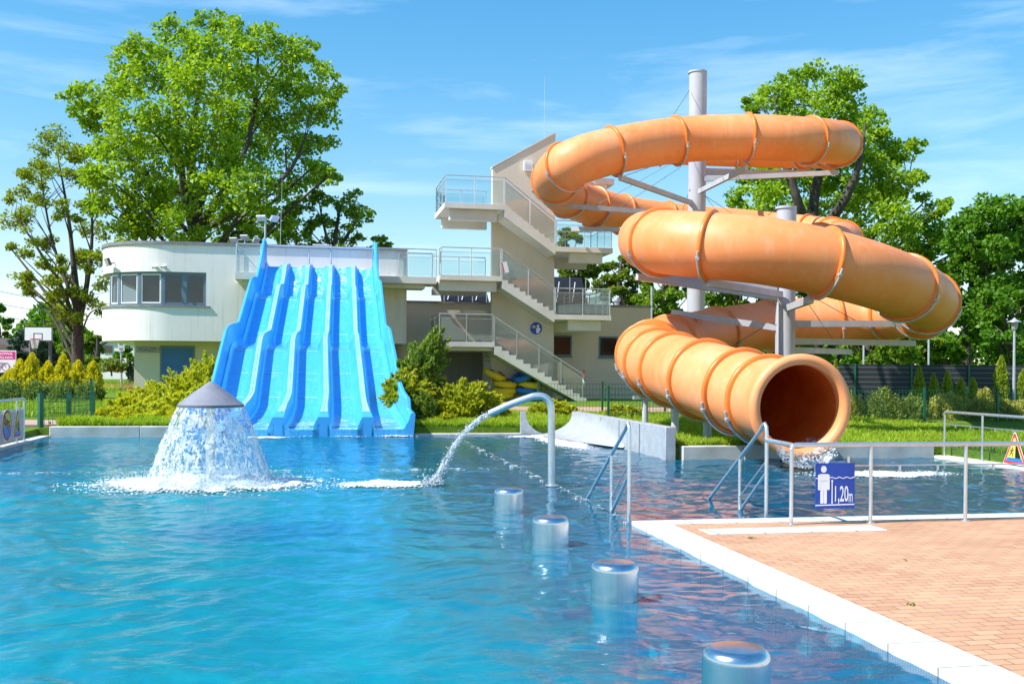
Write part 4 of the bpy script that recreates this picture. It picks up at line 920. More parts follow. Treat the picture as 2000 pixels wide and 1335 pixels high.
# round pictogram sign on the tower wall
c = PT(1047,641,TW-.02); rr = 13.2*c.y/2000
t = thing('round_sign', c, 'round blue sign with white adult and child bathing pictogram on tower wall', 'sign')
mb = MB(); mb.prism(disc(0,0,rr,n=36), c, VS, UP, -VT, .012); mb.build('rim', M['signwhite'], t, smooth=0)
mb = MB(); mb.prism(disc(0,0,rr*.93,n=36), c-VT*.0122, VS, UP, -VT, .004); mb.build('plate', M['signblue'], t, smooth=0)
mb = MB(); oo = c-VT*.0165
for i, pl in enumerate([disc(rr*.30,rr*.40,rr*.17,n=16), [(rr*.05,-rr*.72),(-rr*.02,-rr*.1),(rr*.14,rr*.18),(rr*.5,rr*.18),(rr*.68,-rr*.1),(rr*.56,-rr*.42),(rr*.3,-rr*.75)], stroke([(rr*.15,rr*.30),(-rr*.25,rr*.34)], rr*.08), disc(-rr*.42,rr*.36,rr*.10,n=12), stroke([(-rr*.42,rr*.25),(-rr*.2,rr*.22)], rr*.13), stroke([(-rr*.55,rr*.42),(-rr*.35,rr*.2)], rr*.06), wave(-rr*.78,-rr*.05,rr*.10,rr*.03,rr*.25,rr*.05)]):
    mb.prism(pl, oo-VT*(.0005*i), VS, UP, -VT, .002)
mb.build('figure', M['signwhite'], t, smooth=0)
# small things fixed round the buildings
def floodlight(c, aim, lab, size=.30, group=None):
    t = thing('floodlight', c, lab, 'floodlight', group); aim = Vector(aim).normalized(); a = aim.cross(UP).normalized(); b = a.cross(aim)
    mb = MB(); mb.box(c, a*size*.55, b*size*.42, aim*.05); mb.build('housing', M['darkgrey'], t, smooth=0)
    mb = MB(); mb.box(c+aim*.052, a*size*.5, b*size*.37, aim*.006); mb.build('lens', M['galv'], t, smooth=0)
    mb = MB(); mb.tube([c-aim*.05, c-aim*.16-UP*.10, c-aim*.28-UP*.12], .025, 8); mb.build('bracket', M['darkgrey'], t)
    return t
ci = min(range(len(path)), key=lambda i: abs(pxof(path[i])-222)); cpz = ST(*path[ci], PT(222,508,TW).z)
c = ST(*inset(ci, -.28*sgn), cpz.z); n_ = (ST(*inset(ci,-1*sgn))-ST(*inset(ci,0))).normalized(); floodlight(c, n_*1-UP*.55-VS*.5, 'dark floodlight tilted down on the curved white wall above the windows', .36)
def camera_dome(px, py, lab):
    i = min(range(len(path)), key=lambda i: abs(pxof(path[i])-px)); c = ST(*inset(i,-.12*sgn), PT(px,py,TW).z); n_ = (ST(*inset(i,-1*sgn))-ST(*inset(i,0))).normalized()
    t = thing('security_camera', c, lab, 'security camera', 'white cameras above the windows'); e = (n_*.8-VS*.8-UP*.3).normalized()
    mb = MB(); mb.tube([c-e*.11, c+e*.12], .045, 12); mb.build('body', M['white'], t); mb = MB(); mb.tube([c+e*.121, c+e*.128], .034, 12); mb.build('lens', M['black'], t)
    mb = MB(); mb.lathe(c-n_*.115, [(.06,0),(.06,.03),(.02,.05),(.02,.10)], 14, axis=n_); mb.build('mount', M['white'], t)
camera_dome(305, 522, 'white bullet security camera above the windows, left of the pair'); camera_dome(319, 521, 'white bullet security camera above the windows, right of the pair')
# floodlight frame on the roof
c = PT(478,482,TW+2); c.z = ztop-.1; t = thing('roof_floodlights', c, 'low roof frame carrying four floodlights behind the parapet', 'light mast')
mb = MB(); mb.tube([c, c+UP*.72], .03, 8); mb.tube([c+UP*.60-VS*.42, c+UP*.60+VS*.42], .022, 8); mb.tube([c+UP*.2-VS*.42, c+UP*.2+VS*.42], .022, 8); mb.build('mast', M['galv'], t)
for k, (a, z_) in enumerate(((-.42,.62),(.42,.62),(-.40,.22),(.42,.20),(.0,.74))):
    mb = MB(); p = c+VS*a+UP*z_; e = (-VT*.5-UP*.5+VS*(.5 if a > 0 else -.2)).normalized(); x_ = e.cross(UP).normalized(); mb.box(p+e*.06, x_*.16, x_.cross(e)*.11, e*.035); mb.build('lamp_head', M['galv'], t, smooth=0)
c = ST(s_lane(0,29.4),29.4,6.42); t = thing('floodlight_mast', c, 'slim grey mast with two floodlights rising from the slide head', 'light mast')
ztm = PT(521,428,29.4).z; mb = MB(); mb.tube([c, Vector((c.x,c.y,ztm))], .035, 10); mb.tube([Vector((c.x,c.y,ztm-.02))-VS*.2, Vector((c.x,c.y,ztm-.02))+VS*.32], .022, 8); mb.build('mast', M['galv'], t)
for a in (-.14, .34):
    mb = MB(); p = Vector((c.x,c.y,ztm+.03))+VS*a; e = (-VT*.5-UP*.6+VS*(.5 if a > 0 else -.2)).normalized(); x_ = e.cross(UP).normalized(); mb.box(p, x_*.18, x_.cross(e)*.12, e*.04); mb.build('lamp_head', M['galv'], t, smooth=0)
a = PT(547,480,TW+4); b = PT(551,350,TW+4); a.z = ztop-.1; mb = MB(); mb.tube([a, b], [.016,.006], 6); o = mb.build('lightning_rod', M['galv']); tag(o, 'thin lightning rod on the pale roof in front of the big tree', 'rod')
a = PT(1063,330,TW+.5); b = PT(1064,150,TW+.5); mb = MB(); mb.tube([a-UP*.6, a+(b-a)*.35, b], [.022,.018,.006], 6); o = mb.build('whip_antenna', M['galv']); tag(o, 'tall whip antenna behind the stair tower top', 'antenna')
c = PT(627,487,TW+3); c.z = ztop-.1; mb = MB(); w = 16*c.y/2000
t = thing('air_conditioner', c, 'white louvred air conditioning unit on the roof behind the slide head', 'air conditioner')
mb.box(c+UP*.30, VS*w, VT*w, UP*.30); mb.build('casing', M['white'], t, smooth=0, bevel=.01)
mb = MB()
for k in range(7): mb.box(c+UP*(.10+k*.065)-VT*(w+.012), VS*w*.8, VT*.01, UP*.018)
mb.build('louvre', M['darkgrey'], t, smooth=0)
c = PT(1031,325,TW-.03); t = thing('wall_light', c, 'small white box light fixed near the top of the tower wall', 'wall light'); w = 9*c.y/2000
mb = MB(); mb.box(c-VT*.05, VS*w, VT*.06, UP*w*1.05); mb.build('housing', M['white'], t, bevel=.01); mb = MB(); mb.box(c-VT*.113-UP*w*.1, VS*w*.7, VT*.004, UP*w*.55); mb.build('lens', M['glass'], t)
# leaflet on the stair glass and tape on the last post
c = ST(*[SZ(987,522,TF-.02)[0], TF-.005], SZ(987,522,TF)[1]); t = thing('paper_notice', c, 'white and red paper notice hanging on the stair railing glass', 'notice')
mb = MB(); e = (VS*.25-UP).normalized(); f_ = (VS+UP*.25).normalized(); mb.box(c, f_*.11, VT*.003, e*.22); mb.build('sheet', M['signwhite'], t, smooth=0); mb = MB(); mb.box(c-f_*.09-VT*.004, f_*.02, VT*.002, e*.2); mb.build('stripe', M['signred'], t, smooth=0)
c = ST(gA-.15, TF+.0, SZ(1143,735,TF)[1]); t = thing('warning_tape', c, 'red and white plastic tape tied to the lowest stair post', 'tape')
rows = [[c+VS*(.03*math.sin(i*.9)+(-.028 if j == 0 else .028))-VT*(.03+.02*math.cos(i*1.7))+UP*(.28-i*.07) for j in (0,1)] for i in range(10)]
mb = MB(); mb.grid(rows[:5]); mb.build('red_strip', M['signred'], t, smooth=60, recalc=False); mb = MB(); mb.grid(rows[4:]); mb.build('white_strip', M['signwhite'], t, smooth=60, recalc=False)
# info board under the stairs
c = PT(961,722,TB2-.1); c.z = SZ(961,723,TB2-.1)[1]; t = thing('info_board', c, 'white information board on the wall under the lowest landing', 'board'); w = 15.5*c.y/2000
mb = MB(); mb.box(c+UP*.22, VS*w, VT*.015, UP*.33); mb.build('panel', M['signwhite'], t, smooth=0)
mb = MB(); mb.box(c+UP*.40-VT*.017+VS*w*.1, VS*w*.62, VT*.002, UP*.016); mb.box(c+UP*.40-VT*.017-VS*w*.75, VS*.025, VT*.002, UP*.03); mb.build('printed_line', M['signred'], t, smooth=0)
# dark rooftop panels
def panel(px0, px1, py0, py1, t_, lab, n=3):
    a = PT(px0,py1,t_); b = PT(px1,py1,t_); w = (b-a).dot(VS); z0 = zl+.06; z1 = PT(px0,py0,t_+1.2).z
    q = thing('rooftop_panel', ST(st_of(a)[0], t_, z0), lab, 'roof panel', 'black panels on the low roof'); s_ = st_of(a)[0]
    mb = MB(); mb.beam(ST(s_+w/2,t_,z0+.25), ST(s_+w/2,t_+1.2,z1), w, .05, up=UP); mb.build('panel', M['black'], q, smooth=0)
    for k in range(n+1):
        f = s_+.12+(w-.24)*k/n; mb = MB(); mb.beam(ST(f,t_-.04,z0), ST(f,t_-.04,z1-.1), .035, .035); mb.beam(ST(f+.1,t_-.02,z0), ST(f+.32,t_+.2,z1-.3), .03, .03); mb.build('strut', M['galv'], q, smooth=0)
panel(862, 955, 552, 590, TB2+3.0, 'black tilted roof panel left of the stair tower')
panel(1076, 1148, 541, 590, TB2+3.0, 'black tilted roof panel right of the stair tower', 2)
# ================================================================ swim rings under the stairs
def swim_ring(c, Ro, tilt, lab, m, rr=.17):
    t = thing('swim_ring', c, lab, 'swim ring', 'inflatable rings stacked under the stairs')
    ax = (UP+VS*tilt[0]-VT*tilt[1]).normalized(); a = ax.orthogonal().normalized(); b = ax.cross(a)
    mb = MB(); mb.tube([c+(a*math.cos(w)+b*math.sin(w))*(Ro-rr) for w in np.linspace(0, 2*math.pi, 41)[:-1]], rr, 16, closed=True); mb.build('tube', m, t, smooth=80)
    for w in (R(20), R(200), R(290)):
        r_ = a*math.cos(w)+b*math.sin(w); p = c+r_*(Ro-rr)+ax*rr*.9; d = ax.cross(r_); mb = MB(); mb.tube([p-d*.12-ax*.03, p-d*.07+ax*.05, p+d*.07+ax*.05, p+d*.12-ax*.03], .022, 8); mb.build('handle', M['black'], t)
tq = TW-.6
for px, py, tl, m, lab in ((1026,762,(0,.1),'ring_blue','blue swim ring at the bottom of the right stack'), (1032,752,(.12,.05),'ring_yellow','yellow swim ring in the right stack under the tilted blue one'), (1021,736,(-.35,.2),'ring_blue','blue swim ring tilted on top of the right stack'),
      (980,772,(0,.05),'ring_yellow','yellow swim ring at the very bottom of the left stack'), (985,763,(0,.1),'ring_yellow','yellow swim ring second from the bottom of the left stack'), (986,750,(.08,.1),'ring_yellow','yellow swim ring third from the bottom of the left stack'), (966,733,(.42,.15),'ring_yellow','yellow swim ring leaning on top of the left stack beside the juniper')):
    swim_ring(PT(px,py-1,tq), .50, tl, lab, M[m], .13)
# ================================================================ orange tube slide
CTRL = [(1135,322,43.5),(1200,285,43.5),(1310,286,43.5),(1450,291,43.5),(1560,293,42.6),(1622,289,40.6),(1640,282,38.2),(1618,276,36.0),(1555,272,34.9),(1460,268,34.6),(1330,273,34.4),(1205,293,33.5),(1120,318,33.2),(1088,340,34.4),(1086,362,36.6),(1110,384,38.8),(1160,404,40.6),(1250,424,42.2),(1360,436,43.2),(1480,447,43.6),(1580,457,42.8),(1634,466,40.6),(1640,474,38.2),(1600,480,36.2),(1500,480,34.2),(1400,476,32.2),(1302,471,30.2),(1265,469,27.8),(1274,471,25.6),(1318,474,24.1),(1400,481,23.4),(1500,491,23.1),(1610,512,23.2),(1700,536,23.7),(1770,562,24.9),(1810,586,26.9),(1808,602,29.3),(1770,611,31.4),(1700,618,32.7),(1600,625,33.0),(1500,634,32.7),(1405,650,31.0),(1320,668,28.8),(1277,683,26.9),(1266,698,25.0),(1300,714,23.2),(1372,738,20.9),(1448,763,19.4),(1497,779,18.6),(1561,794,17.2)]
CP = [P(*c) for c in CTRL]; PER = 14; TC = catmull(CP, PER)
RT = .76
ts = thing('tube_slide', ST(3.6,11,0), 'long orange enclosed tube slide spiralling on two grey pillars', 'tube slide')
rows = []; prev = None; FR = []
for i, p in enumerate(TC):
    d = (TC[min(i+1,len(TC)-1)]-TC[max(i-1,0)]).normalized()
    a = d.cross(UP).normalized(); b = a.cross(d); FR.append((p, d, a, b))
na = 40
def tube_rows(i0, i1, r): return [[FR[i][0]+(FR[i][2]*math.cos(2*math.pi*(k % na)/na)+FR[i][3]*math.sin(2*math.pi*(k % na)/na))*r for k in range(na)] for i in range(i0, i1+1)]
def closed_grid(mb, rows):
    n = len(rows[0]); vs = [p for r in rows for p in r]
    mb.add(vs, [(i*n+j, i*n+(j+1) % n, (i+1)*n+(j+1) % n, (i+1)*n+j) for i in range(len(rows)-1) for j in range(n)])
def near(px, Yh, w=14):
    return min(range(len(TC)), key=lambda i: abs(proj(TC[i])[0]-px)+abs(TC[i].y-Yh)*w)
ring_at = [near(px, Y) for px, Y in ((1290,43.5),(1440,43.5),(1570,42.3),(1622,40.6),(1640,37.6),(1580,35.1),(1464,34.6),(1325,34.4),(1196,33.4),(1106,33.5),(1085,35.4),(1108,38.6),(1160,40.6),(1212,41.6),(1300,42.7),(1440,43.4),(1575,42.9),(1622,41.4),(1642,39),(1600,36.2),(1440,33),(1300,29.8),(1279,26.6),(1292,24.9),(1384,23.5),(1612,23.2),(1764,24.8),(1812,27.3),(1802,29.9),(1735,32.2),(1636,33),(1503,32.7),(1400,30.9),(1310,28.3),(1266,25.6),(1283,24.2),(1315,22.6),(1376,20.8),(1446,19.4),(1500,18.5))]
ring_at = sorted(set(ring_at))
# the skin is laid in moulded segments between the flanges
segs = [0]+ring_at+[len(TC)-1]
for a_, b_ in zip(segs[:-1], segs[1:]):
    if b_-a_ < 1: continue
    mb = MB(); closed_grid(mb, tube_rows(a_, b_, RT)); sg_ = mb.build('tube_section', M['orange'], ts, smooth=60, recalc=True)
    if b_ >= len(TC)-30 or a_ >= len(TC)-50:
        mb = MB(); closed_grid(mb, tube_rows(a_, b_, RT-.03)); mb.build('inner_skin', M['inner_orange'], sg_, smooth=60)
for i in ring_at:
    p, d, a, b = FR[i]; mb = MB(); prof = [(RT-.01,-.055),(RT+.055,-.05),(RT+.075,-.03),(RT+.075,.03),(RT+.055,.05),(RT-.01,.055)]
    mb.lathe(p, prof, 48, axis=d, cap=False); rg = mb.build('flange', M['orange_ring'], ts, smooth=50)
    mb = MB(); pts = [p+(a*math.cos(w)+b*math.sin(w))*(RT+.095) for w in np.linspace(R(195), R(345), 22)]; mb.tube(pts, .028, 8); mb.build('saddle', M['galv'], rg)
    for w in (R(205), R(335)):
        mb = MB(); mb.box(p+(a*math.cos(w)+b*math.sin(w))*(RT+.10), d*.045, (a*math.cos(w)+b*math.sin(w))*.035, (b*math.cos(w)-a*math.sin(w))*.03)
        mb.build('clamp', M['galv'], rg, smooth=0)
# mouth lip
p, d, a, b = FR[-1]; mb = MB(); prof = []
prof = [(RT-.05,-.12),(RT-.055,.0)]+[(RT+.04+.095*math.cos(w)*1.0, .03+.095*math.sin(w)) for w in np.linspace(R(180), R(-20), 14)]+[(RT+.10,-.07),(RT-.0,-.10)]
mb.lathe(p, prof, 64, axis=d, cap=False); mb.build('mouth_lip', M['orange'], ts, smooth=60)
# water running out of the mouth
mb = MB(); rows = []
for i in range(10):
    q = i/9; row = []
    for k in range(-7, 8):
        w = R(270)+R(5.2)*k*(1+.3*q); r_ = RT-.05; base = p+(a*math.cos(w)+b*math.sin(w))*r_ + d*(-.5+.9*q); base.z -= max(0, q-.5)**2*1.1; base += Vector((mnoise.noise(base*7), mnoise.noise(base*9), mnoise.noise(base*8)))*.03; row.append(base)
    rows.append(row)
mb.grid(rows); o = mb.build('tube_outflow', M['sheet'], recalc=False, smooth=180); tag(o, 'water running out over the lip of the orange tube', 'water', kind='stuff')
# pillars, arms and tie rods
C1 = P(1359,560,38.4); C2 = P(1533,640,28.0)
def pillar(c, r, ztop_, name='pillar'):
    g0 = Vector((c.x, c.y, .1)); mb = MB(); mb.tube([g0, Vector((c.x+.02, c.y, ztop_))], r, 28); pl = mb.build(name, M['pillar'], ts, smooth=40)
    mb = MB(); mb.lathe(Vector((c.x, c.y, ztop_)), [(r+.02,-.05),(r+.02,.015),(0.001,.03)], 28, cap=False); mb.build('pillar_cap', M['pillar'], pl); mb = MB(); mb.lathe(g0, [(r+.22,0),(r+.22,.16),(r,.2)], 24); mb.build('base_plate', M['galv'], pl)
pillar(C1, .33, P(1363,141,38.4).z); pillar(C2, .265, P(1534,405,28).z)
def arm(p0, p1, w=.13, h=.17, m='pillar', nm='arm'):
    mb = MB(); mb.beam(p0, p1, w, h); mb.build(nm, M[m], ts, smooth=0)
def at(i_px, Y): return FR[near(i_px, Y)][0]
for (a0, Y0, b0_, Y1) in (((1211,347),33.4,(1350,396),38.0),((1071,399),36.8,(1345,420),38.2),((1117,447),40.8,(1345,450),38.4),((1637,337),37.8,(1375,350),38.2),((1458,328),34.6,(1366,374),38.0),((1590,336),42.3,(1377,338),38.5),((1440,334),43.3,(1372,333),38.6),((1640,505),38.0,(1375,500),38.4),
        ((1244,540),26.0,(1523,582),27.8),((1270,536),27.5,(1517,562),27.9),((1584,585),23.5,(1537,602),27.7),((1384,552),23.5,(1525,575),27.7),((1817,632),28.6,(1548,632),28.0),((1785,670),31.0,(1548,666),28.1),((1660,687),33.0,(1545,683),28.2),((1312,610),29.0,(1519,640),28.0)):
    arm(P(*a0,Y0), P(*b0_,Y1))
arm(P(1347,394,38.0), P(1364,412,38.05)); arm(P(1520,580,27.75), P(1538,600,27.72))
for (a0, Y0, b0_, Y1) in (((1313,228),34.4,(1347,176),38.2),((1130,420),39,(1345,300),38.2),((1152,443),40,(1330,326),38.2),((1377,382),38.3,(1440,424),43),((1377,382),38.3,(1420,440),36),((1215,345),33.4,(1347,300),38.1),((1330,420),40,(1347,370),38.2),((1563,566),27.8,(1736,662),31),((1578,592),27.8,(1639,680),33),((1432,674),29,(1512,626),27.9),((1665,579),27,(1753,626),28.6),((1500,420),30,(1520,404),28),((1637,330),37.8,(1375,250),38.2),((1465,322),34.6,(1372,262),38.2)):
    mb = MB(); mb.tube([P(*a0,Y0), P(*b0_,Y1)], .010, 6); mb.build('tie_rod', M['darkgrey'], ts)
for px, py, Y in ((1260,830,24.6),(1318,850,22.7),(1381,860,21.0)):
    c = P(px,py,Y); i = min(range(len(TC)-60, len(TC)), key=lambda i: (TC[i].x-c.x)**2+(TC[i].y-c.y)**2); ztp = TC[i].z-RT-.05
    mb = MB(); mb.tube([Vector((c.x,c.y,.05)), Vector((c.x,c.y,ztp))], .085 if px > 1270 else .075, 16); lg = mb.build('support_leg', M['pillar'], ts)
    mb = MB(); mb.lathe(Vector((c.x,c.y,gz(*st_of(c))+.0)), [(.2,0),(.2,.03),(.09,.05)], 20); mb.build('foot_plate', M['galv'], lg)
    mb = MB(); mb.beam(Vector((c.x,c.y,ztp))-VS*.3, Vector((c.x,c.y,ztp))+VS*.3, .12, .08); mb.build('cradle', M['galv'], lg)
# ================================================================ vegetation builders
def crown_tree(name, label, Y, lobes, trunk, mat, leaf=.22, dens=1.0, depth=None, cat='tree', group=None, limbs=True, leaders=(), nl=46, bark='bark', clus=.42, lift=1.0):
    k = Y/2000; base = P(*trunk[0][:2], Y); sb, tb_ = st_of(base); base.z = gz(sb, tb_)-.1
    t = thing(name, base, label, cat, group)
    xs = [l[0] for l in lobes]; ys = [l[1] for l in lobes]; cx, cy = sum(xs)/len(xs), sum(ys)/len(ys); RC = max(math.hypot(l[0]-cx, l[1]-cy)+l[2] for l in lobes)
    dh = depth if depth is not None else RC*k*.8
    trk = [base]+[P(a, b, Y) for a, b, r in trunk[1:]]; tr = [trunk[0][2]]+[r for a, b, r in trunk[1:]]
    cv = catmull(trk, 6); rr = list(np.interp(np.linspace(0, len(tr)-1, len(cv)), range(len(tr)), tr))
    mb = MB(); mb.tube(cv, [r*(1+.12*mnoise.noise(p*1.3)) for r, p in zip(rr, cv)], 10)
    NV = list(zip(cv, rr))
    for ld in leaders:
        lp = catmull([P(x_, y_, Y+o_) for x_, y_, o_, r_ in ld], 6); lrr = list(np.interp(np.linspace(0, len(ld)-1, len(lp)), range(len(ld)), [x_[3] for x_ in ld])); mb.tube(lp, lrr, 9); NV += list(zip(lp, lrr))
    pos = []; dr = []; var = []
    for (lx, ly, lr) in lobes:
        q = min(.95, math.hypot(lx-cx, ly-cy)/RC); off = RNG.uniform(-1, 1)*dh*math.sqrt(1-q*q); c = P(lx, ly, Y+off); Rm = lr*k
        ncl = max(5, int(27*dens*(Rm/1.5)**2)); lv = RNG.uniform(-.12, .12)
        # limb from the trunk to this lobe
        if limbs:
            j = max((i for i in range(len(NV)) if NV[i][0].z < c.z-lift*math.hypot(c.x-NV[i][0].x, .5*(c.y-NV[i][0].y))-.2), key=lambda i: -(NV[i][0]-c).length, default=3)
            s0 = NV[j][0]; mid = s0+(c-s0)*.5+Vector((0,0,.06*(c-s0).length+RNG.uniform(-.3,.4)))+Vector(RNG.normal(size=3))*.16*Rm; lr0 = min(NV[j][1]*.5, .03+.013*(c-s0).length)
            br = catmull([s0, mid, c], 6); mb.tube(br, list(np.linspace(lr0, lr0*.3, len(br))), 6, cap=False)
        dv = unit(RNG.normal(size=(ncl,3))); rad = Rm*RNG.uniform(.35,1.0,(ncl,1))**.6; cc = np.array(c)+dv*rad*np.array([1,1,.85])
        for q_, ccc in enumerate(cc):
            if limbs and q_ % 2 == 0:
                e = Vector(ccc); m_ = c+(e-c)*.5+Vector(RNG.normal(size=3))*.1*Rm; mb.tube([c, m_, e], [lr0*.3, lr0*.2, .012], 4, cap=False)
            rc = Rm*clus*RNG.uniform(.6,1.2)+.12; n = int(nl*RNG.uniform(.6,1.3)); pp = RNG.normal(size=(n,3)); pp = pp/np.maximum(np.linalg.norm(pp,axis=1,keepdims=True),1e-6)*RNG.random((n,1))**.45*rc*np.array([1.1,1.1,.75])
            pos.append(ccc+pp); dr.append(pp/rc+RNG.normal(size=(n,3))*.7+np.array([0,0,-.25])); var.append(np.clip(RNG.normal(.5+lv+RNG.uniform(-.12,.12), .2, n), 0, 1))
    mb.build('trunk', M[bark], t, smooth=60)
    pos = np.concatenate(pos); dr = np.concatenate(dr); var = np.concatenate(var); L = leaf*RNG.uniform(.5,1.4,len(pos))
    leaves('crown', pos, dr, L, L*.72, M[mat], t, var, .15)
    return t
def lobes_fill(poly_pts, n, rmin, rmax, seed):
    """random lobes inside a picture-plane outline"""
    rg = random.Random(seed); xs = [p[0] for p in poly_pts]; ys = [p[1] for p in poly_pts]; out = []
    def ins(x, y):
        c = False; j = len(poly_pts)-1
        for i in range(len(poly_pts)):
            if (poly_pts[i][1] > y) != (poly_pts[j][1] > y) and x < (poly_pts[j][0]-poly_pts[i][0])*(y-poly_pts[i][1])/(poly_pts[j][1]-poly_pts[i][1])+poly_pts[i][0]: c = not c
            j = i
        return c
    tries = 0
    while len(out) < n and tries < 6000:
        tries += 1; x = rg.uniform(min(xs), max(xs)); y = rg.uniform(min(ys), max(ys)); r = rg.uniform(rmin, rmax)
        if not ins(x, y): continue
        if any(math.hypot(x-o[0], y-o[1]) < .55*(r+o[2])*.8 for o in out) and tries < 4500: continue
        out.append((x, y, r))
    return out
def plume_bush(name, label, px, py, rx, ry, Y, mat, cat='shrub', group=None, plumes=90, per=70, L=.15, W=.045, lean=0., up=.25, flat=1.0, base_py=None):
    k = Y/2000; c = P(px, py+ry*.55, Y); RX, RZ = rx*k*1.28, ry*k*1.75; b = P(px, base_py if base_py else py+ry, Y); sb, tb_ = st_of(b); z0 = min(b.z, c.z)
    b = Vector((c.x, c.y, z0-.05)); t = thing(name, b, label, cat, group); pos = []; dr = []; va = []; mb = MB(); mb.tube([b-UP*.2, b+UP*RZ*.5], [.06,.03], 7)
    for i in range(plumes):
        th = RNG.random()*2*math.pi; ph = math.asin(min(1, max(-.15, RNG.uniform(-.15,1)))); d = np.array([math.cos(th)*math.cos(ph), math.sin(th)*math.cos(ph)*flat, math.sin(ph)])
        rr_ = RNG.uniform(.78,1.08); tip = np.array([d[0]*RX+lean*RX*max(0,d[2]), d[1]*RX, d[2]*RZ])*rr_; st_ = tip*.30
        if i % 3 == 0: mb.tube([b+UP*.05, b+Vector(st_), b+Vector(tip*.9)], [.022,.014,.005], 4, cap=False)
        n = per; q = RNG.random(n)**.55; ax = tip-st_; wv = .16*RX*np.sin(np.pi*np.clip(q,0.05,1))**.7*(1.15-q); bow = np.array([0,0,-.14*np.linalg.norm(ax)])*(4*(q-.5)**2)[:,None]
        pp = st_+ax*q[:,None]+RNG.normal(size=(n,3))*np.array([1,1,.55])*wv[:,None]+bow; pos.append(pp+np.array(b)); dn = ax/np.linalg.norm(ax)
        dr.append(dn*1.0+RNG.normal(size=(n,3))*.55+np.array([0,0,up])); va.append(np.clip(RNG.normal(.45,.22,n)+RNG.uniform(-.12,.12),0,1))
    mb.build('stem', M['bark'], t); pos = np.concatenate(pos); dr = np.concatenate(dr); va = np.concatenate(va); l = L*RNG.uniform(.6,1.3,len(pos))
    leaves('foliage', pos, dr, l, l*(W/L), M[mat], t, va, .1); return t
def cone_bush(name, label, px, py_top, py_base, wpx, Y, mat, cat='thuja', group=None, n=2600, L=.09, rough_=.18, belly=.35):
    k = Y/2000; b = P(px, py_base, Y); H = (py_base-py_top)*k; Rm = wpx*k/2; t = thing(name, b, label, cat, group)
    mb = MB(); mb.tube([b-UP*.25, b+UP*H*.9], [.05,.012], 6); mb.build('stem', M['bark'], t)
    q = RNG.random(n)**.9; th = RNG.random(n)*2*np.pi; prof = np.where(q < belly, .72+.28*np.sin(np.pi/2*q/belly), np.cos(np.pi/2*((q-belly)/(1-belly)))**.8)
    nn = np.array([mnoise.noise(Vector((math.cos(a)*2.2+px, math.sin(a)*2.2, z*H*3.2))) for a, z in zip(th, q)])
    r_ = Rm*prof*(1+rough_*2*nn)*RNG.uniform(.6,1.04,n)
    pos = np.array(b)+np.stack([r_*np.cos(th), r_*np.sin(th), q*H], 1); dr = np.stack([np.cos(th)*.6, np.sin(th)*.6, np.ones(n)], 1)+RNG.normal(size=(n,3))*.35
    l = L*RNG.uniform(.7,1.4,n); leaves('foliage', pos, dr, l, l*.42, M[mat], t, np.clip(.5+nn*.9+RNG.normal(size=n)*.15,0,1), .1); return t
def round_bush(name, label, px, py, rx, ry, Y, mat, cat='bush', group=None, n=5200, L=.10, W=.4, rough_=.16):
    k = Y/2000; b = P(px, py+ry, Y); RX, RZ = rx*k, ry*k*2; t = thing(name, b, label, cat, group)
    mb = MB(); mb.tube([b-UP*.25, b+UP*RZ*.6], [.05,.02], 6)
    for i in range(7):
        w = i*.9; mb.tube([b+UP*.05, b+Vector((math.cos(w)*RX*.5, math.sin(w)*RX*.5, RZ*.6))], [.02,.008], 4, cap=False)
    mb.build('stem', M['bark'], t); d = unit(RNG.normal(size=(n,3))); d[:,2] = np.abs(d[:,2])*1.0-.12
    nn = np.array([mnoise.noise(Vector(v*2.6)+Vector((px*.37,py,0)))+.5*mnoise.noise(Vector(v*6)+Vector((px,0,0))) for v in d]); rr_ = (1+rough_*nn*1.6)*RNG.uniform(.62,1.05,n)
    pos = np.array(b)+np.stack([d[:,0]*RX*rr_, d[:,1]*RX*rr_, RZ*.08+np.maximum(d[:,2],-.05)*RZ*.95*rr_], 1); dr = d*.7+np.array([0,0,.5])+RNG.normal(size=(n,3))*.5
    l = L*RNG.uniform(.7,1.4,n); leaves('foliage', pos, dr, l, l*W, M[mat], t, np.clip(.5+nn*.6+RNG.normal(size=n)*.18,0,1), .1); return t
# ================================================================ big trees
pop = [(470,60,36),(405,45,34),(335,60,34),(420,95,48),(510,80,36),(350,110,46),(280,85,30),(245,115,34),(300,150,52),(390,160,55),(470,140,52),(560,110,40),(600,100,24),(560,165,50),(625,160,40),(650,188,22),(230,190,46),(180,185,34),(150,190,26),(160,225,28),(190,240,36),(260,235,52),(350,240,58),(440,225,58),(530,230,55),(610,225,40),(625,270,32),(560,290,46),(620,320,30),(640,345,18),(480,300,58),(400,310,60),(310,310,56),(240,300,40),(190,290,28),(215,350,42),(180,345,28),(270,370,48),(340,380,50),(420,380,52),(500,370,50),(560,360,36),(610,350,22),(225,405,36),(290,430,46),(360,440,44),(440,440,46),(510,430,40),(190,400,24),(250,455,36),(480,465,30),(555,430,28)]
crown_tree('poplar_tree', 'huge broad poplar in fresh leaf rising behind the rounded building', 60, pop, [(388,735,.62),(386,600,.55),(385,460,.46),(380,380,.36),(372,300,.24),(385,200,.14),(410,90,.05)], 'poplar', .24, .74, 6.0, nl=72, clus=.46, lift=.9, leaders=[[(385,470,0,.30),(362,390,-1,.24),(352,300,-2,.17),(340,200,-2,.14),(335,110,-2,.05)],[(390,440,0,.30),(440,370,-1,.22),(480,290,-1,.14),(500,190,0,.12),(505,110,0,.04)],[(386,420,0,.24),(410,330,2,.17),(425,230,3,.14),(440,120,3,.05)],[(383,430,0,.22),(310,380,1,.14),(255,310,2,.13),(225,230,2,.06)],[(390,450,0,.22),(470,410,-2,.14),(560,340,-2,.13),(600,260,-2,.05)]])
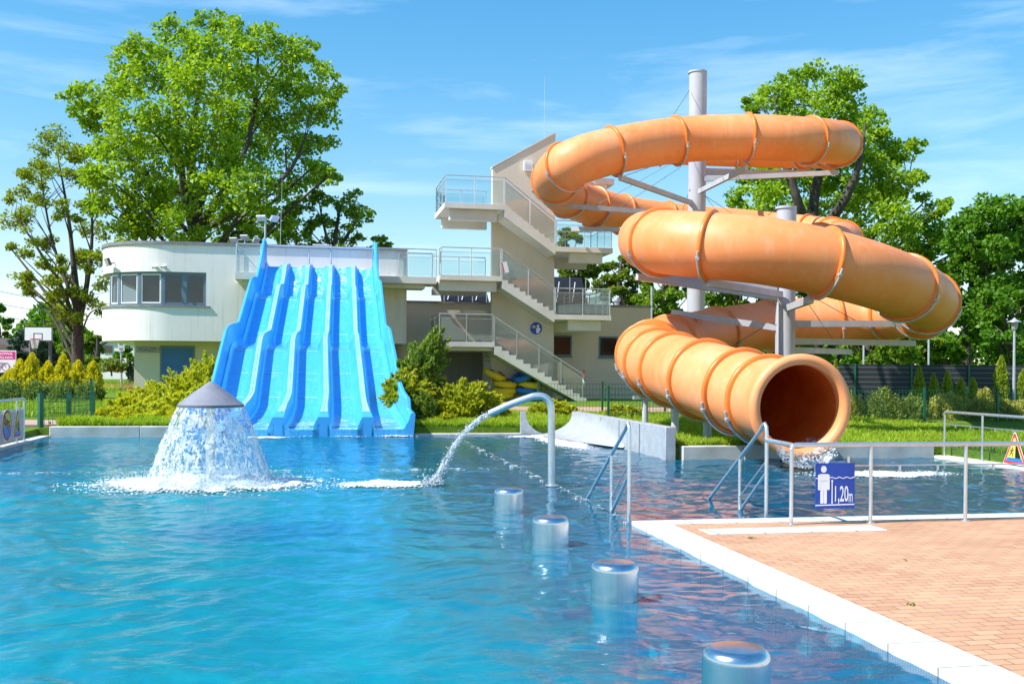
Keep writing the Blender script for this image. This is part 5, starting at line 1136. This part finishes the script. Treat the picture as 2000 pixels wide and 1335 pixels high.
pop2 = [(1545,165,30),(1580,150,30),(1640,165,36),(1665,160,22),(1500,190,30),(1560,205,42),(1630,215,44),(1690,225,30),(1470,215,16),(1700,260,36),(1640,280,46),(1580,280,44),(1720,300,40),(1760,300,30),(1790,285,18),(1455,200,9),(1480,260,30),(1520,250,34),(1690,330,46),(1630,350,46),(1570,350,42),(1500,350,40),(1450,350,26),(1445,385,24),(1500,400,42),(1560,420,42),(1640,410,44),(1710,390,46),(1760,360,36),(1790,340,16),(1740,440,46),(1680,460,42),(1800,400,24),(1790,450,36),(1830,410,18),(1850,400,12),(1620,470,34),(1470,420,24),(1760,490,36),(1820,480,30),(1842,452,28),(1852,500,28),(1800,520,30),(1840,545,26)]
crown_tree('poplar_tree', 'large poplar behind the orange spiral, taller than the trees right of it', 66, pop2, [(1590,735,.6),(1590,600,.5),(1585,460,.4),(1595,360,.3),(1620,270,.2),(1600,190,.1)], 'poplar', .26, .80, 5.5, nl=72, clus=.46, leaders=[[(1588,480,0,.4),(1560,400,-2,.3),(1530,300,-2,.2),(1515,210,-2,.07)],[(1590,470,0,.4),(1650,390,-2,.28),(1680,310,-2,.18),(1690,240,-1,.06)],[(1590,520,0,.36),(1690,460,1,.25),(1770,390,1,.1)]])
loc = [(110,275,26),(80,290,20),(135,300,24),(165,300,22),(95,330,22),(60,345,18),(145,345,20),(45,375,16),(20,385,12),(80,385,18),(185,345,20),(60,420,20),(120,400,16),(180,400,22),(20,430,20),(60,460,18),(100,470,14),(160,450,18),(195,450,20),(40,500,18),(90,515,14),(150,505,18),(190,500,20),(130,545,16),(40,545,14),(195,550,18),(170,585,16),(100,580,14),(195,600,14),(60,575,10),(150,620,12)]
loc += [l for l in lobes_fill([(10,370),(60,300),(110,258),(170,290),(205,350),(210,560),(150,625),(60,590),(12,490)], 30, 9, 16, 31)]
crown_tree('locust_tree', 'sparse airy tree with dark forked trunks left of the rounded building', 62, loc, [(152,735,.40),(152,660,.33),(150,590,.24),(140,480,.13),(130,400,.08),(110,290,.03)], 'locust', .17, 1.5, 3.5, nl=56, clus=.62, leaders=[[(152,640,0,.22),(172,540,0,.14),(180,440,0,.08),(170,330,0,.03)],[(152,650,0,.18),(120,560,-1,.11),(70,480,-1,.07),(30,420,-1,.03)],[(148,600,0,.14),(105,480,1,.08),(85,380,1,.05),(75,300,1,.02)]])
small = [(690,395,24),(655,400,22),(715,420,18),(640,430,24),(690,435,26),(625,390,16),(600,400,20),(600,445,24),(650,465,22),(700,465,20),(740,470,14),(715,490,14),(670,490,18),(755,478,9),(620,375,9)]
crown_tree('young_tree', 'small loose dark tree above the roof right of the huge poplar', 64, small, [(655,735,.28),(655,600,.22),(652,500,.16),(660,430,.1),(670,390,.04)], 'mid', .2, 1.1, 2.5, nl=60, leaders=[[(652,500,0,.14),(690,440,0,.09),(705,400,0,.03)],[(652,520,0,.12),(630,430,0,.07),(622,385,0,.03)]])
lo2 = [(585,395,18),(570,420,22),(560,460,24),(590,470,20),(610,480,16),(540,470,16)]
crown_tree('young_tree', 'small bushy tree squeezed between the huge poplar and the roof air conditioner', 66, lo2, [(580,735,.2),(580,560,.16),(578,450,.08)], 'mid', .2, 1.2, 2., nl=60)
# woodland on the right and behind the tower, each tree on its own
def blob_tree(name, label, px, top, bot, w, Y, mat, seed, n=16, leaf=.25, dens=1.0, group='trees behind the pool grounds'):
    h = bot-top; rg = random.Random(seed); poly = []
    for i in range(14):
        a = 2*math.pi*i/14; e = rg.uniform(.82,1.0); poly.append((px+w/2*math.cos(a)*e, (top+bot)/2+h/2*math.sin(a)*e))
    r0 = min(w,h)*.13; lb_ = lobes_fill(poly, n, r0, r0*1.5, seed)
    crown_tree(name, label, Y, lb_, [(px,745,.3),(px+rg.uniform(-5,5),bot-10,.25),(px+rg.uniform(-8,8),(top+bot)/2,.16),(px,top+h*.15,.05)], mat, leaf, dens, None, 'tree', group, nl=95)
blob_tree('maple_tree', 'dense round dark green tree at the right edge of the picture', 1955, 375, 640, 190, 58, 'maple', 3, 22)
blob_tree('maple_tree', 'dense green tree below the large poplar, above the right bend of the tube', 1890, 440, 690, 130, 60, 'maple', 4, 18)
blob_tree('maple_tree', 'dark tree filling the gap behind the lowest right bend of the tube', 1840, 520, 720, 130, 56, 'maple', 5, 16)
blob_tree('maple_tree', 'dark leafy tree behind the street lamp, low down at the right edge', 1975, 560, 730, 150, 54, 'maple', 6, 18)
blob_tree('maple_tree', 'low dark tree above the black fence just right of the tube mouth', 1700, 560, 730, 150, 58, 'mid', 7, 16)
blob_tree('maple_tree', 'mid green tree above the black fence between mouth and lamp', 1780, 640, 735, 130, 55, 'mid', 8, 12)
blob_tree('ash_tree', 'pale yellow green tree left of the first pillar behind the tube', 1215, 490, 610, 110, 62, 'birchy', 9, 14, .22)
blob_tree('ash_tree', 'yellow green tree between the stair tower and the first pillar, nearer the tower', 1120, 500, 600, 90, 64, 'birchy', 10, 10, .22)
blob_tree('ash_tree', 'green tree directly behind the first pillar above the low roof', 1300, 520, 640, 120, 60, 'mid', 11, 14, .22)
blob_tree('ash_tree', 'bright green tree behind the middle of the orange loops', 1440, 480, 640, 150, 64, 'mid', 12, 16, .24)
blob_tree('ash_tree', 'shaded tree behind the second pillar under the large poplar', 1550, 540, 730, 150, 62, 'maple', 13, 16, .24)
blob_tree('ash_tree', 'low green tree seen under the lower loop left of the second pillar', 1420, 610, 735, 120, 60, 'mid', 14, 12, .22)
blob_tree('ash_tree', 'thin yellow green tree glimpsed through the upper right stair railing', 1105, 440, 505, 60, 66, 'locust', 15, 7, .18)
blob_tree('birch_tree', 'small pale birch at the far left behind the basketball hoop', 85, 600, 730, 70, 80, 'birchy', 16, 10, .24)
blob_tree('shade_tree', 'dark tree cut off by the left edge above the brown roof', -10, 585, 700, 60, 78, 'maple', 17, 9, .24)
blob_tree('shade_tree', 'bushy green tree between basketball hoop and sparse tree', 120, 640, 740, 90, 74, 'mid', 18, 11, .24)
blob_tree('shade_tree', 'green tree beside the white house left of the rounded building', 190, 640, 735, 60, 72, 'mid', 19, 9, .22)
blob_tree('shade_tree', 'dark green tree behind the green sign post under the overhang', 252, 662, 745, 52, 76, 'maple', 20, 8, .22)
blob_tree('shade_tree', 'dark low tree behind the left post of the basketball hoop', 40, 650, 745, 80, 70, 'spruce', 21, 10, .2)
cone_bush('spruce_tree', 'blue green spruce between the basketball posts', 88, 662, 752, 50, 62, 'spruce', 'tree', None, 5200, .28, .25)
# ================================================================ junipers and garden shrubs
JG = 'golden junipers on the mound left of the blue slide'
for px, T_, B_, rx, Y, lab in ((408,682,790,44,32,'golden juniper topmost on the mound against the slide wall'),(364,708,800,52,31,'golden juniper on the upper middle of the mound below the blue door'),(308,735,812,52,29.8,'golden juniper on the left shoulder of the mound'),(402,732,815,36,28.6,'golden juniper behind the grey waterfall cap'),(252,760,824,48,28,'golden juniper low on the left slope of the mound'),(352,752,822,58,27.6,'golden juniper in the middle of the mound'),(212,786,833,34,26.8,'golden juniper lowest at the left end of the mound'),(288,780,834,56,26.5,'golden juniper at the front of the mound above the kerb'),(366,782,836,44,26.1,'golden juniper at the front partly hidden by the falling water')):
    ry = (B_-T_)/1.66; plume_bush('juniper_shrub', lab, px, B_-ry, rx*1.12, ry, Y, 'goldjun', 'juniper', JG, plumes=190, per=110, L=.14, W=.036, up=.2)
RG = 'junipers between blue slide and stairs'
plume_bush('juniper_shrub', 'tall upright green juniper leaning right beside the slide', 808, 680, 44, 74, 28.5, 'greenjun', 'juniper', RG, plumes=130, per=85, L=.17, W=.05, lean=.75, up=.7)
plume_bush('juniper_shrub', 'golden juniper arching over the right wall of the blue slide', 795, 742, 46, 40, 27.6, 'limejun', 'juniper', RG, plumes=120, per=75, L=.16, W=.05)
plume_bush('juniper_shrub', 'green drooping juniper at the right foot of the blue slide', 825, 790, 28, 58, 26.8, 'greenjun', 'juniper', RG, plumes=110, per=80, L=.16, W=.045, up=-.1)
plume_bush('juniper_shrub', 'widest golden juniper in front of the stacked swim rings', 905, 768, 76, 52, 28.2, 'limejun', 'juniper', RG, plumes=230, per=85, L=.165, W=.05)
plume_bush('juniper_shrub', 'small golden juniper tuft low in front of the widest juniper', 868, 812, 26, 20, 26.6, 'limejun', 'juniper', RG, plumes=60, per=60, L=.14, W=.045)
plume_bush('juniper_shrub', 'low golden juniper below the foot of the stairs behind the jet pipe', 1078, 790, 44, 22, 30, 'limejun', 'juniper', RG, plumes=110, per=70, L=.14, W=.045)
plume_bush('juniper_shrub', 'low golden juniper by the pink path left of the tube legs', 1220, 795, 38, 16, 29.5, 'limejun', 'juniper', RG, plumes=90, per=65, L=.13, W=.045)
TG = 'golden thujas in a row left of the building'
for px, tp, lab in ((18,722,'golden thuja cut off by the left edge of the picture'),(38,702,'golden thuja right of the pink billboard'),(62,690,'tallest golden thuja below the left basketball post'),(93,706,'small golden thuja between the basketball posts'),(123,692,'golden thuja right of the right basketball post'),(152,704,'golden thuja second from the right end of the row'),(181,706,'golden thuja at the right end of the row')):
    cone_bush('golden_thuja', lab, px, tp, 782, 40, 40, 'goldthuja', 'thuja', TG, 2600, .13, .3)
for px, rx, lab in ((12,34,'clipped dark green bush at the left edge'),(72,30,'clipped dark green bush left of the middle below the golden thujas'),(122,32,'clipped dark green bush right of the middle below the golden thujas'),(172,32,'clipped dark green bush nearest the juniper mound')):
    round_bush('round_bush', lab, px, 768, rx, 26, 37, 'hedge', 'bush', 'clipped bushes below the golden thujas', 4200, .12, .4)
HG = 'hedge bushes behind the green fence'
for px, py, rx, ry, m, lab in ((1662,800,26,36,'hedgegold','pale bush close to the orange tube mouth'),(1722,796,44,40,'hedge','largest dark round bush behind the green fence'),(1782,800,34,32,'hedge','dark round bush right of the largest one'),(1850,796,38,32,'hedgegold','pale bush left of the middle below the row of thujas'),(1912,802,36,28,'hedgegold','pale bush in the middle below the row of thujas'),(1968,804,38,28,'hedgegold','pale bush below the street lamp'),(2015,802,34,30,'hedgegold','pale bush cut off by the right edge'),(1924,776,16,20,'hedgegold','small yellowish bush peeping over the hedge')):
    round_bush('hedge_bush', lab, px, py, rx, ry, 31.5 if py > 790 else 36, m, 'bush', HG, 5200, .10, .32)
for px, tp, w, lab in ((1632,702,14,'slim thuja by the black fence just right of the tube'),(1795,716,21,'second tallest thuja before the black fence, leftmost of the row'),(1823,730,17,'second thuja from the left before the black fence'),(1850,725,20,'third thuja from the left before the black fence'),(1876,739,19,'fourth thuja from the left, dark and ragged'),(1900,738,17,'fifth thuja from the left before the black fence'),(1955,695,27,'tallest thuja beside the street lamp'),(1998,722,24,'thuja right of the street lamp at the picture edge')):
    cone_bush('thuja', lab, px, tp, 790, w, 38, 'thuja', 'thuja', 'thujas before the black fence', 2400, .10, .2)
for px, py, rx, ry, lab in ((285,722,14,20,'small green bush beside the sign post'),(218,712,22,13,'low green hedge far behind the sign post')):
    round_bush('round_bush', lab, px, py, rx, ry, 56, 'hedge', 'bush', None, 1500, .2)
plume_bush('weed_plant', 'yellow green weed growing by the path behind the left kerb', 97, 828, 11, 13, 24.6, 'birchy', 'weed', None, 24, 20, .12, .03, up=.6)
# ================================================================ grass
def grass(name, s0, s1, t0_, t1_, n, h0, h1, lab, dens_fade=False):
    q = RNG.random(n); q = q**1.6 if dens_fade else q
    s = s0+(s1-s0)*RNG.random(n); t = t0_+(t1_-t0_)*q; z = np.array([gz(a, b) for a, b in zip(s, t)]); ok = z > -.2; s, t, z = s[ok], t[ok], z[ok]; n = len(s)
    tuft = np.array([mnoise.noise(Vector((a*1.7,b*1.7,0))) for a, b in zip(s, t)])
    x = OX+VS.x*s+VT.x*t; y = OY+VS.y*s+VT.y*t; h = (h0+(h1-h0)*RNG.random(n))*(1+.5*tuft); w = .006+.008*RNG.random(n); a = RNG.random(n)*2*np.pi; ln = RNG.normal(size=(n,2))*.35
    sx_ = np.cos(a)*w; sy_ = np.sin(a)*w; b0 = np.stack([x-sx_,y-sy_,z],1); b1 = np.stack([x+sx_,y+sy_,z],1)
    m0 = np.stack([x-sx_*.8+ln[:,0]*h*.35,y-sy_*.8+ln[:,1]*h*.35,z+h*.6],1); m1 = np.stack([x+sx_*.8+ln[:,0]*h*.35,y+sy_*.8+ln[:,1]*h*.35,z+h*.6],1); tp = np.stack([x+ln[:,0]*h,y+ln[:,1]*h,z+h],1); tp2 = tp+np.stack([sx_*.1,sy_*.1,0*h],1)
    V = np.stack([b0,b1,m1,m0,tp2,tp],1).reshape(-1,3); o = np.arange(n)[:,None]*6; Fc = np.concatenate([o+np.array([0,1,2,3]), o+np.array([3,2,4,5])],0)
    var = np.clip(.5+tuft*.7+RNG.normal(size=n)*.15,0,1)
    ob = soup(name, V, Fc, M['grass'], None, {'var': ('FACE', np.concatenate([var,var])), 'tip': ('POINT', np.tile(np.array([0,0,.6,.6,1,1]),n))}); tag(ob, lab, 'grass', kind='stuff')
grass('grass', 3.3, 13, 7.86, 17.5, 52000, .07, .17, 'sunlit lawn grass between the right pool and the green fence', True)
grass('grass', 8.92, 13, .1, 7.86, 16000, .07, .16, 'sunlit grass beyond the glass fence on the right pool edge')
grass('grass', -1.0, 3.0, 14.82, 19.5, 26000, .08, .20, 'long lawn grass between blue slide and steel chute')
grass('grass', 3.3, 8, 13, 20, 14000, .08, .18, 'lawn grass behind the steel chute and tube legs')
grass('grass', -9.3, -6.0, 14.86, 15.5, 9000, .10, .26, 'long grass along the back of the left kerb stones')
grass('grass', -30, -8.4, 18.6, 26, 24000, .10, .25, 'grass strip behind the left pink path')
grass('grass', -24, -12.7, 40, 62, 9000, .15, .35, 'grass behind the red track at the left')
# ================================================================ green mesh fences
def mesh_fence(pts, H, label, step=2.4, group='green wire mesh fences', pw=.06, z_=None, wires=.1):
    t = thing('mesh_fence', pts[0], label, 'mesh fence', group)
    for a, b in zip(pts[:-1], pts[1:]):
        L = (b-a).length; n = max(1, round(L/step)); e = (b-a)/L; nr = UP.cross(e)
        for k in range(n+1):
            if k == n and b is not pts[-1]: continue
            p = a+e*L*k/n; mb = MB(); mb.box(p+UP*(H+.04)/2, e*pw/2, nr*pw/2, UP*(H+.04)/2); mb.box(p+UP*(H+.05), e*(pw/2+.006), nr*(pw/2+.006), UP*.012); mb.build('post', M['green_metal'], t, smooth=0)
        for k in range(n):
            p0 = a+e*L*k/n; p1 = a+e*L*(k+1)/n; mb = MB(); l = (p1-p0).length; nw = int(l/wires)
            for i in range(1, nw): q = p0+e*l*i/nw; mb.box(q+UP*(H*.5+.02), e*.004, nr*.004, UP*(H*.5-.02))
            for i in range(6): mb.box((p0+p1)/2+UP*(.05+(H-.06)*i/5)+nr*.008, e*l/2, nr*.004, UP*.005)
            mb.build('mesh_panel', M['green_metal'], t, smooth=0)
mesh_fence([Vector((*PT(79,836,15.0).xy,.2)), Vector((*PT(134,836,15.5).xy,.2)), Vector((*PT(181,820,17.4).xy,.2))], .74, 'green wire fence with thick posts behind the left kerb', 5., pw=.10)
mesh_fence([ST(-24,18.4,.25), ST(SZ(178,780,18.4)[0],18.4,.25)], 1.0, 'green wire fence along the far side of the left path', 2.5)
mesh_fence([ST(3.4,20.4,.28), ST(9.6,20.4,.28)], .95, 'green wire fence by the pink path in front of the stairs', 2.4)
mesh_fence([ST(4.6,16.8,.24), ST(24,16.8,.24)], .92, 'green wire fence in front of the hedge bushes on the right lawn', 2.5)
# black slatted fence
a = P(1560,770,43); b = P(2120,772,41.5); a.z = b.z = .35
t = thing('slat_fence', a, 'tall black slatted fence with green posts behind the thujas', 'fence')
k = NT('black_fence_strips'); v = k.coord((1,1,1)); wv = k.n('ShaderNodeTexWave', wave_type='BANDS', bands_direction='X', Scale=7.); k.l(v, wv.inputs['Vector']); wz = k.n('ShaderNodeTexWave', wave_type='BANDS', bands_direction='Z', Scale=1.55); k.l(v, wz.inputs['Vector'])
f = k.math('MULTIPLY', k.ramp(wv.outputs['Fac'], [(0.,.2),(.2,1.)]), 1.); M['blackslat'] = k.done(k.bsdf(k.mix(k.ramp(wz.outputs['Fac'], [(.93,0.),(.97,1.)]), k.mix(f, (.006,.006,.008), (.022,.022,.026)), (.10,.13,.12)), .6))
e = (b-a).normalized(); nr = UP.cross(e); L = (b-a).length; n = 5; HB = 1.62
for k_ in range(n+1):
    p = a+e*L*k_/n; mb = MB(); mb.box(p+UP*(HB+.05)/2-nr*.05, e*.035, nr*.035, UP*(HB+.05)/2); mb.build('post', M['green_metal'], t, smooth=0)
for k_ in range(n):
    p = a+e*L*(k_+.5)/n; mb = MB(); mb.box(p+UP*(HB/2+.02), e*(L/n/2-.01), nr*.012, UP*HB/2); mb.build('slat_panel', M['blackslat'], t, smooth=0)
# ================================================================ lamps, posts, court furniture, far buildings
c = P(1980,784,39); c.z = .3; t = thing('street_lamp', c, 'slim grey street lamp with a flat hooded lantern by the black fence', 'street lamp')
zt = P(1982,622,39).z; mb = MB(); mb.tube([c, Vector((c.x,c.y,zt-.42))], [.06,.04], 12); mb.build('pole', M['galv'], t)
hc = Vector((c.x,c.y,zt)); mb = MB(); mb.lathe(hc, [(.03,-.45),(.08,-.42),(.10,-.36)], 18); mb.build('neck', M['galv'], t); mb = MB(); mb.lathe(hc, [(.10,-.36),(.15,-.13)], 18); mb.build('lantern', M['glass_white'], t); mb = MB(); mb.lathe(hc, [(.26,-.13),(.25,-.11),(.10,-.05),(.05,.0),(.01,.04)], 22); mb.build('hood', M['galv'], t)
for px, py0, py1, lab in ((1814,640,730,'plain grey pole behind the black fence, right of the other'),(1687,668,720,'plain grey pole behind the black fence, nearer the tube mouth'),(1273,560,700,'thin grey pole at the right end of the low building')):
    b = P(px,py1,48); a = P(px,py0,48); b.z = .3; mb = MB(); mb.tube([b, a], .05, 8); mb.tube([b, b+UP*.3], .08, 8); o = mb.build('grey_pole', M['galv']); tag(o, lab, 'pole', 'plain grey poles')
# basketball hoop
Yb = 56.; bl = P(47,666,Yb); br = P(103,666,Yb); tl = P(47,637,Yb); t = thing('basketball_hoop', Vector(((bl.x+br.x)/2, Yb, .5)), 'basketball hoop with white backboard on two grey posts', 'basketball hoop')
w = br.x-bl.x; h = tl.z-bl.z; o = Vector((bl.x, Yb, bl.z)); X1 = Vector((1,0,0)); N1 = Vector((0,-1,0))
mb = MB(); mb.prism([(0,0),(w,0),(w,h),(0,h)], o, X1, UP, N1, .05); bb_ = mb.build('backboard', M['white'], t, smooth=0)
mb = MB()
for x0,x1,y0,y1 in ((0,w,0,.05),(0,w,h-.05,h),(0,.05,.05,h-.05),(w-.05,w,.05,h-.05),(w*.34,w*.66,h*.50,h*.55),(w*.34,w*.66,h*.1,h*.15),(w*.34,w*.37,h*.15,h*.5),(w*.63,w*.66,h*.15,h*.5)): mb.prism([(x0,y0),(x1,y0),(x1,y1),(x0,y1)], o+N1*.051, X1, UP, N1, .004)
mb.build('markings', M['signblack'], bb_, smooth=0)
rc = o+X1*w/2+N1*.42+UP*h*.14; mb = MB(); mb.tube([rc+Vector((math.cos(q),math.sin(q),0))*.23 for q in np.linspace(0,2*math.pi,25)[:-1]], .022, 8, closed=True); mb.tube([rc+Vector((0,.23,0)), rc+Vector((0,.38,0))], .03, 6); rim = mb.build('rim', M['signred'], t)
mb = MB()
for i in range(12):
    for d_ in (1,-1):
        q0 = i*math.pi/6; q1 = q0+d_*.5; mb.tube([rc+Vector((math.cos(q0),math.sin(q0),0))*.22, rc+Vector((math.cos(q1)*.13,math.sin(q1)*.13,-.5))], .012, 4)
mb.build('net', M['netting'], rim)
for px in (60, 98):
    p = P(px,700,Yb+.3); mb = MB(); mb.tube([Vector((p.x,p.y,.3)), Vector((p.x,p.y,bl.z+h*.6))], .09, 10); mb.build('post', M['darkgrey'], t)
mb = MB(); mb.tube([P(61,671,Yb+.25), rc+UP*-.05+Vector((0,.3,0))], .025, 6); mb.tube([P(97,667,Yb+.25), rc+UP*-.05+Vector((0,.3,0))], .025, 6); mb.build('stay', M['galv'], t)
# sign post on the track
Yp = 58.; b = P(237,752,Yp); a = P(237,668,Yp); t = thing('sign_post', b, 'grey sign post with small white and green plates beside the red track', 'sign post')
mb = MB(); mb.tube([b-UP*.3, a], .06, 10); mb.build('post', M['galv'], t); w = .18
for py, m in ((672,'signwhite'),(681,'signwhite')):
    c = P(237,py,Yp-.1); mb = MB(); mb.box(c, X1*w, N1*.01, UP*.11); pl = mb.build('plate', M[m], t, smooth=0); mb = MB(); mb.box(c+N1*.012+UP*.02, X1*w*.75, N1*.003, UP*.03); mb.box(c+N1*.012-UP*.05, X1*w*.6, N1*.003, UP*.015); mb.build('printed_bar', M['green_metal'], pl, smooth=0)
# bike rental billboard and brown roofed hut
Yh = 64.; o = P(-70,727,Yh); e2 = P(32,727,Yh); w = e2.x-o.x; o = Vector((o.x, Yh, P(15,727,Yh).z)); h = P(15,684,Yh).z-o.z
t = thing('rental_billboard', o+X1*w/2, 'pink and white bike rental billboard at the left edge', 'billboard')
mb = MB(); mb.prism([(0,0),(w,0),(w,h),(0,h)], o, X1, UP, N1, .08); mb.build('panel', M['signwhite'], t, smooth=0)
mb = MB(); mb.prism([(w*.02,h*.60),(w*.985,h*.60),(w*.985,h*.95),(w*.02,h*.95)], o+N1*.082, X1, UP, N1, .01); mb.build('pink_band', M['magenta'], t, smooth=0)
mb = MB(); text_mesh(mb, 'ROWEROWA', o+X1*w*.42+UP*h*.79, X1, UP, N1, w*.52, h*.12, .096, .02); text_mesh(mb, 'WYPOŻYCZALNIA', o+X1*w*.16+UP*h*.635, X1, UP, N1, w*.79, h*.13, .096, .02); mb.build('lettering', M['signwhite'], t, smooth=0)
mb = MB()
for cx_ in (.62,.80):
    mb.tube([o+N1*.09+X1*(w*cx_+.24*math.cos(q))+UP*(h*.27+.24*math.sin(q)) for q in np.linspace(0,2*math.pi,21)[:-1]], .03, 6, closed=True)
mb.tube([o+N1*.09+X1*w*.62+UP*h*.27, o+N1*.09+X1*w*.68+UP*h*.45, o+N1*.09+X1*w*.76+UP*h*.45, o+N1*.09+X1*w*.80+UP*h*.27], .03, 6); mb.build('bicycle_picture', M['signgrey'], t)
for f in (.1,.9):
    p = o+X1*w*f; mb = MB(); mb.tube([Vector((p.x,p.y+.05,.2)), Vector((p.x,p.y+.05,o.z+h))], .06, 8); mb.build('post', M['darkgrey'], t)
Yh2 = 69.; a = P(-60,720,Yh2); t = thing('wooden_hut', Vector((a.x,Yh2,.4)), 'low hut with a brown sloping roof behind the pink billboard', 'hut'); zr = P(0,676,Yh2).z; ze = P(36,687,Yh2).z; xr = P(34,687,Yh2).x; xl = a.x-3
mb = MB(); mb.box(Vector(((xl+xr)/2,Yh2+2.5,(.3+ze)/2)), X1*((xr-xl)/2-.2), N1*2.2, UP*((ze-.3)/2)); mb.build('wall', M['render_white'], t, smooth=0)
mb = MB(); mb.prism([(xl-.2,ze-.1),(xr+.2,ze-.1),(xr+.2,ze+.02),((xl+xr)/2+1.2,zr+.6),(xl-.2,zr+.6)], Vector((0,Yh2+5,0)), X1, UP, N1, 5.2); mb.build('roof', M['roofbrown'], t, smooth=0)
Yw = 100.; a = P(190,728,Yw); b = P(236,728,Yw); t = thing('white_house', Vector(((a.x+b.x)/2,Yw,.4)), 'small white house with a dark window glimpsed under the overhang', 'house'); zt = P(210,668,Yw).z; zm = P(210,676,Yw).z; x0, x1 = a.x, b.x+4
mb = MB(); mb.prism([(x0,.2),(x1,.2),(x1,zt),(x0+1.0,zt),(x0,zm-.3)], Vector((0,Yw+6,0)), X1, UP, N1, 6); mb.build('wall', M['render_white'], t, smooth=0)
mb = MB(); mb.prism([(x0-.3,zm-.35),(x0+.9,zt+.02),(x1,zt+.02),(x1,zt+.25),(x0+.85,zt+.25),(x0-.3,zm-.1)], Vector((0,Yw+6.1,0)), X1, UP, N1, 6.3); mb.build('roof', M['darkgrey'], t, smooth=0)
q0 = P(202,689,Yw-.05); q1 = P(219,675,Yw-.05); mb = MB(); mb.prism([(q0.x,q0.z),(q1.x,q0.z),(q1.x,q1.z),(q0.x,q1.z)], Vector((0,Yw-.03,0)), X1, UP, N1, .05); mb.build('window', M['darkpane'], t, smooth=0)
for i, py in enumerate((562,586,609)):
    mb = MB(); aa = P(-30,py,120); bb = P(230,py+3,130); mb.tube([aa+(bb-aa)*q+UP*(-1.2*math.sin(math.pi*q)) for q in np.linspace(0,1,12)], .03, 5); o = mb.build('power_line', M['darkgrey']); tag(o, ['thin overhead power line, topmost of three at the far left','thin overhead power line, middle of three at the far left','thin overhead power line, lowest of three at the far left'][i], 'power line', 'power lines at the far left')
# distant tree line closing the horizon
hz = []
for i in range(60):
    x = -260+i*9+RNG.uniform(-3,3); hz.append((x, 190+RNG.uniform(-15,25), RNG.uniform(8,14)))
pos = []; dr = []
for x, y, h in hz:
    n = 1700; d_ = unit(RNG.normal(size=(n,3))); pos.append(np.array([x,y,h*.5])+d_*np.array([5.5,4,h*.52])*RNG.uniform(.6,1.05,(n,1))); dr.append(d_+RNG.normal(size=(n,3))*.5)
ob = leaves('far_woodland', np.concatenate(pos), np.concatenate(dr), 1.1, .8, M['maple']); tag(ob, 'far off line of woodland along the horizon', 'woodland', kind='stuff')

# weeds sprouting between the pavers
ps = []; dr = []
for i in range(20):
    s_, t_ = RNG.uniform(.4,8), RNG.uniform(-6.5,-.5); c = np.array(ST(s_, t_, .03)); n = int(RNG.integers(3,14)); ps.append(c+RNG.normal(size=(n,3))*np.array([.02,.012,0])+np.array([0,0,.012])); dr.append(RNG.normal(size=(n,3))*np.array([1,1,.2])+np.array([0,0,.7]))
ps = np.concatenate(ps); ob = leaves('weeds', ps, np.concatenate(dr), .035, .012, M['birchy']); tag(ob, 'tiny green weeds sprouting between the deck pavers', 'weeds', kind='stuff')
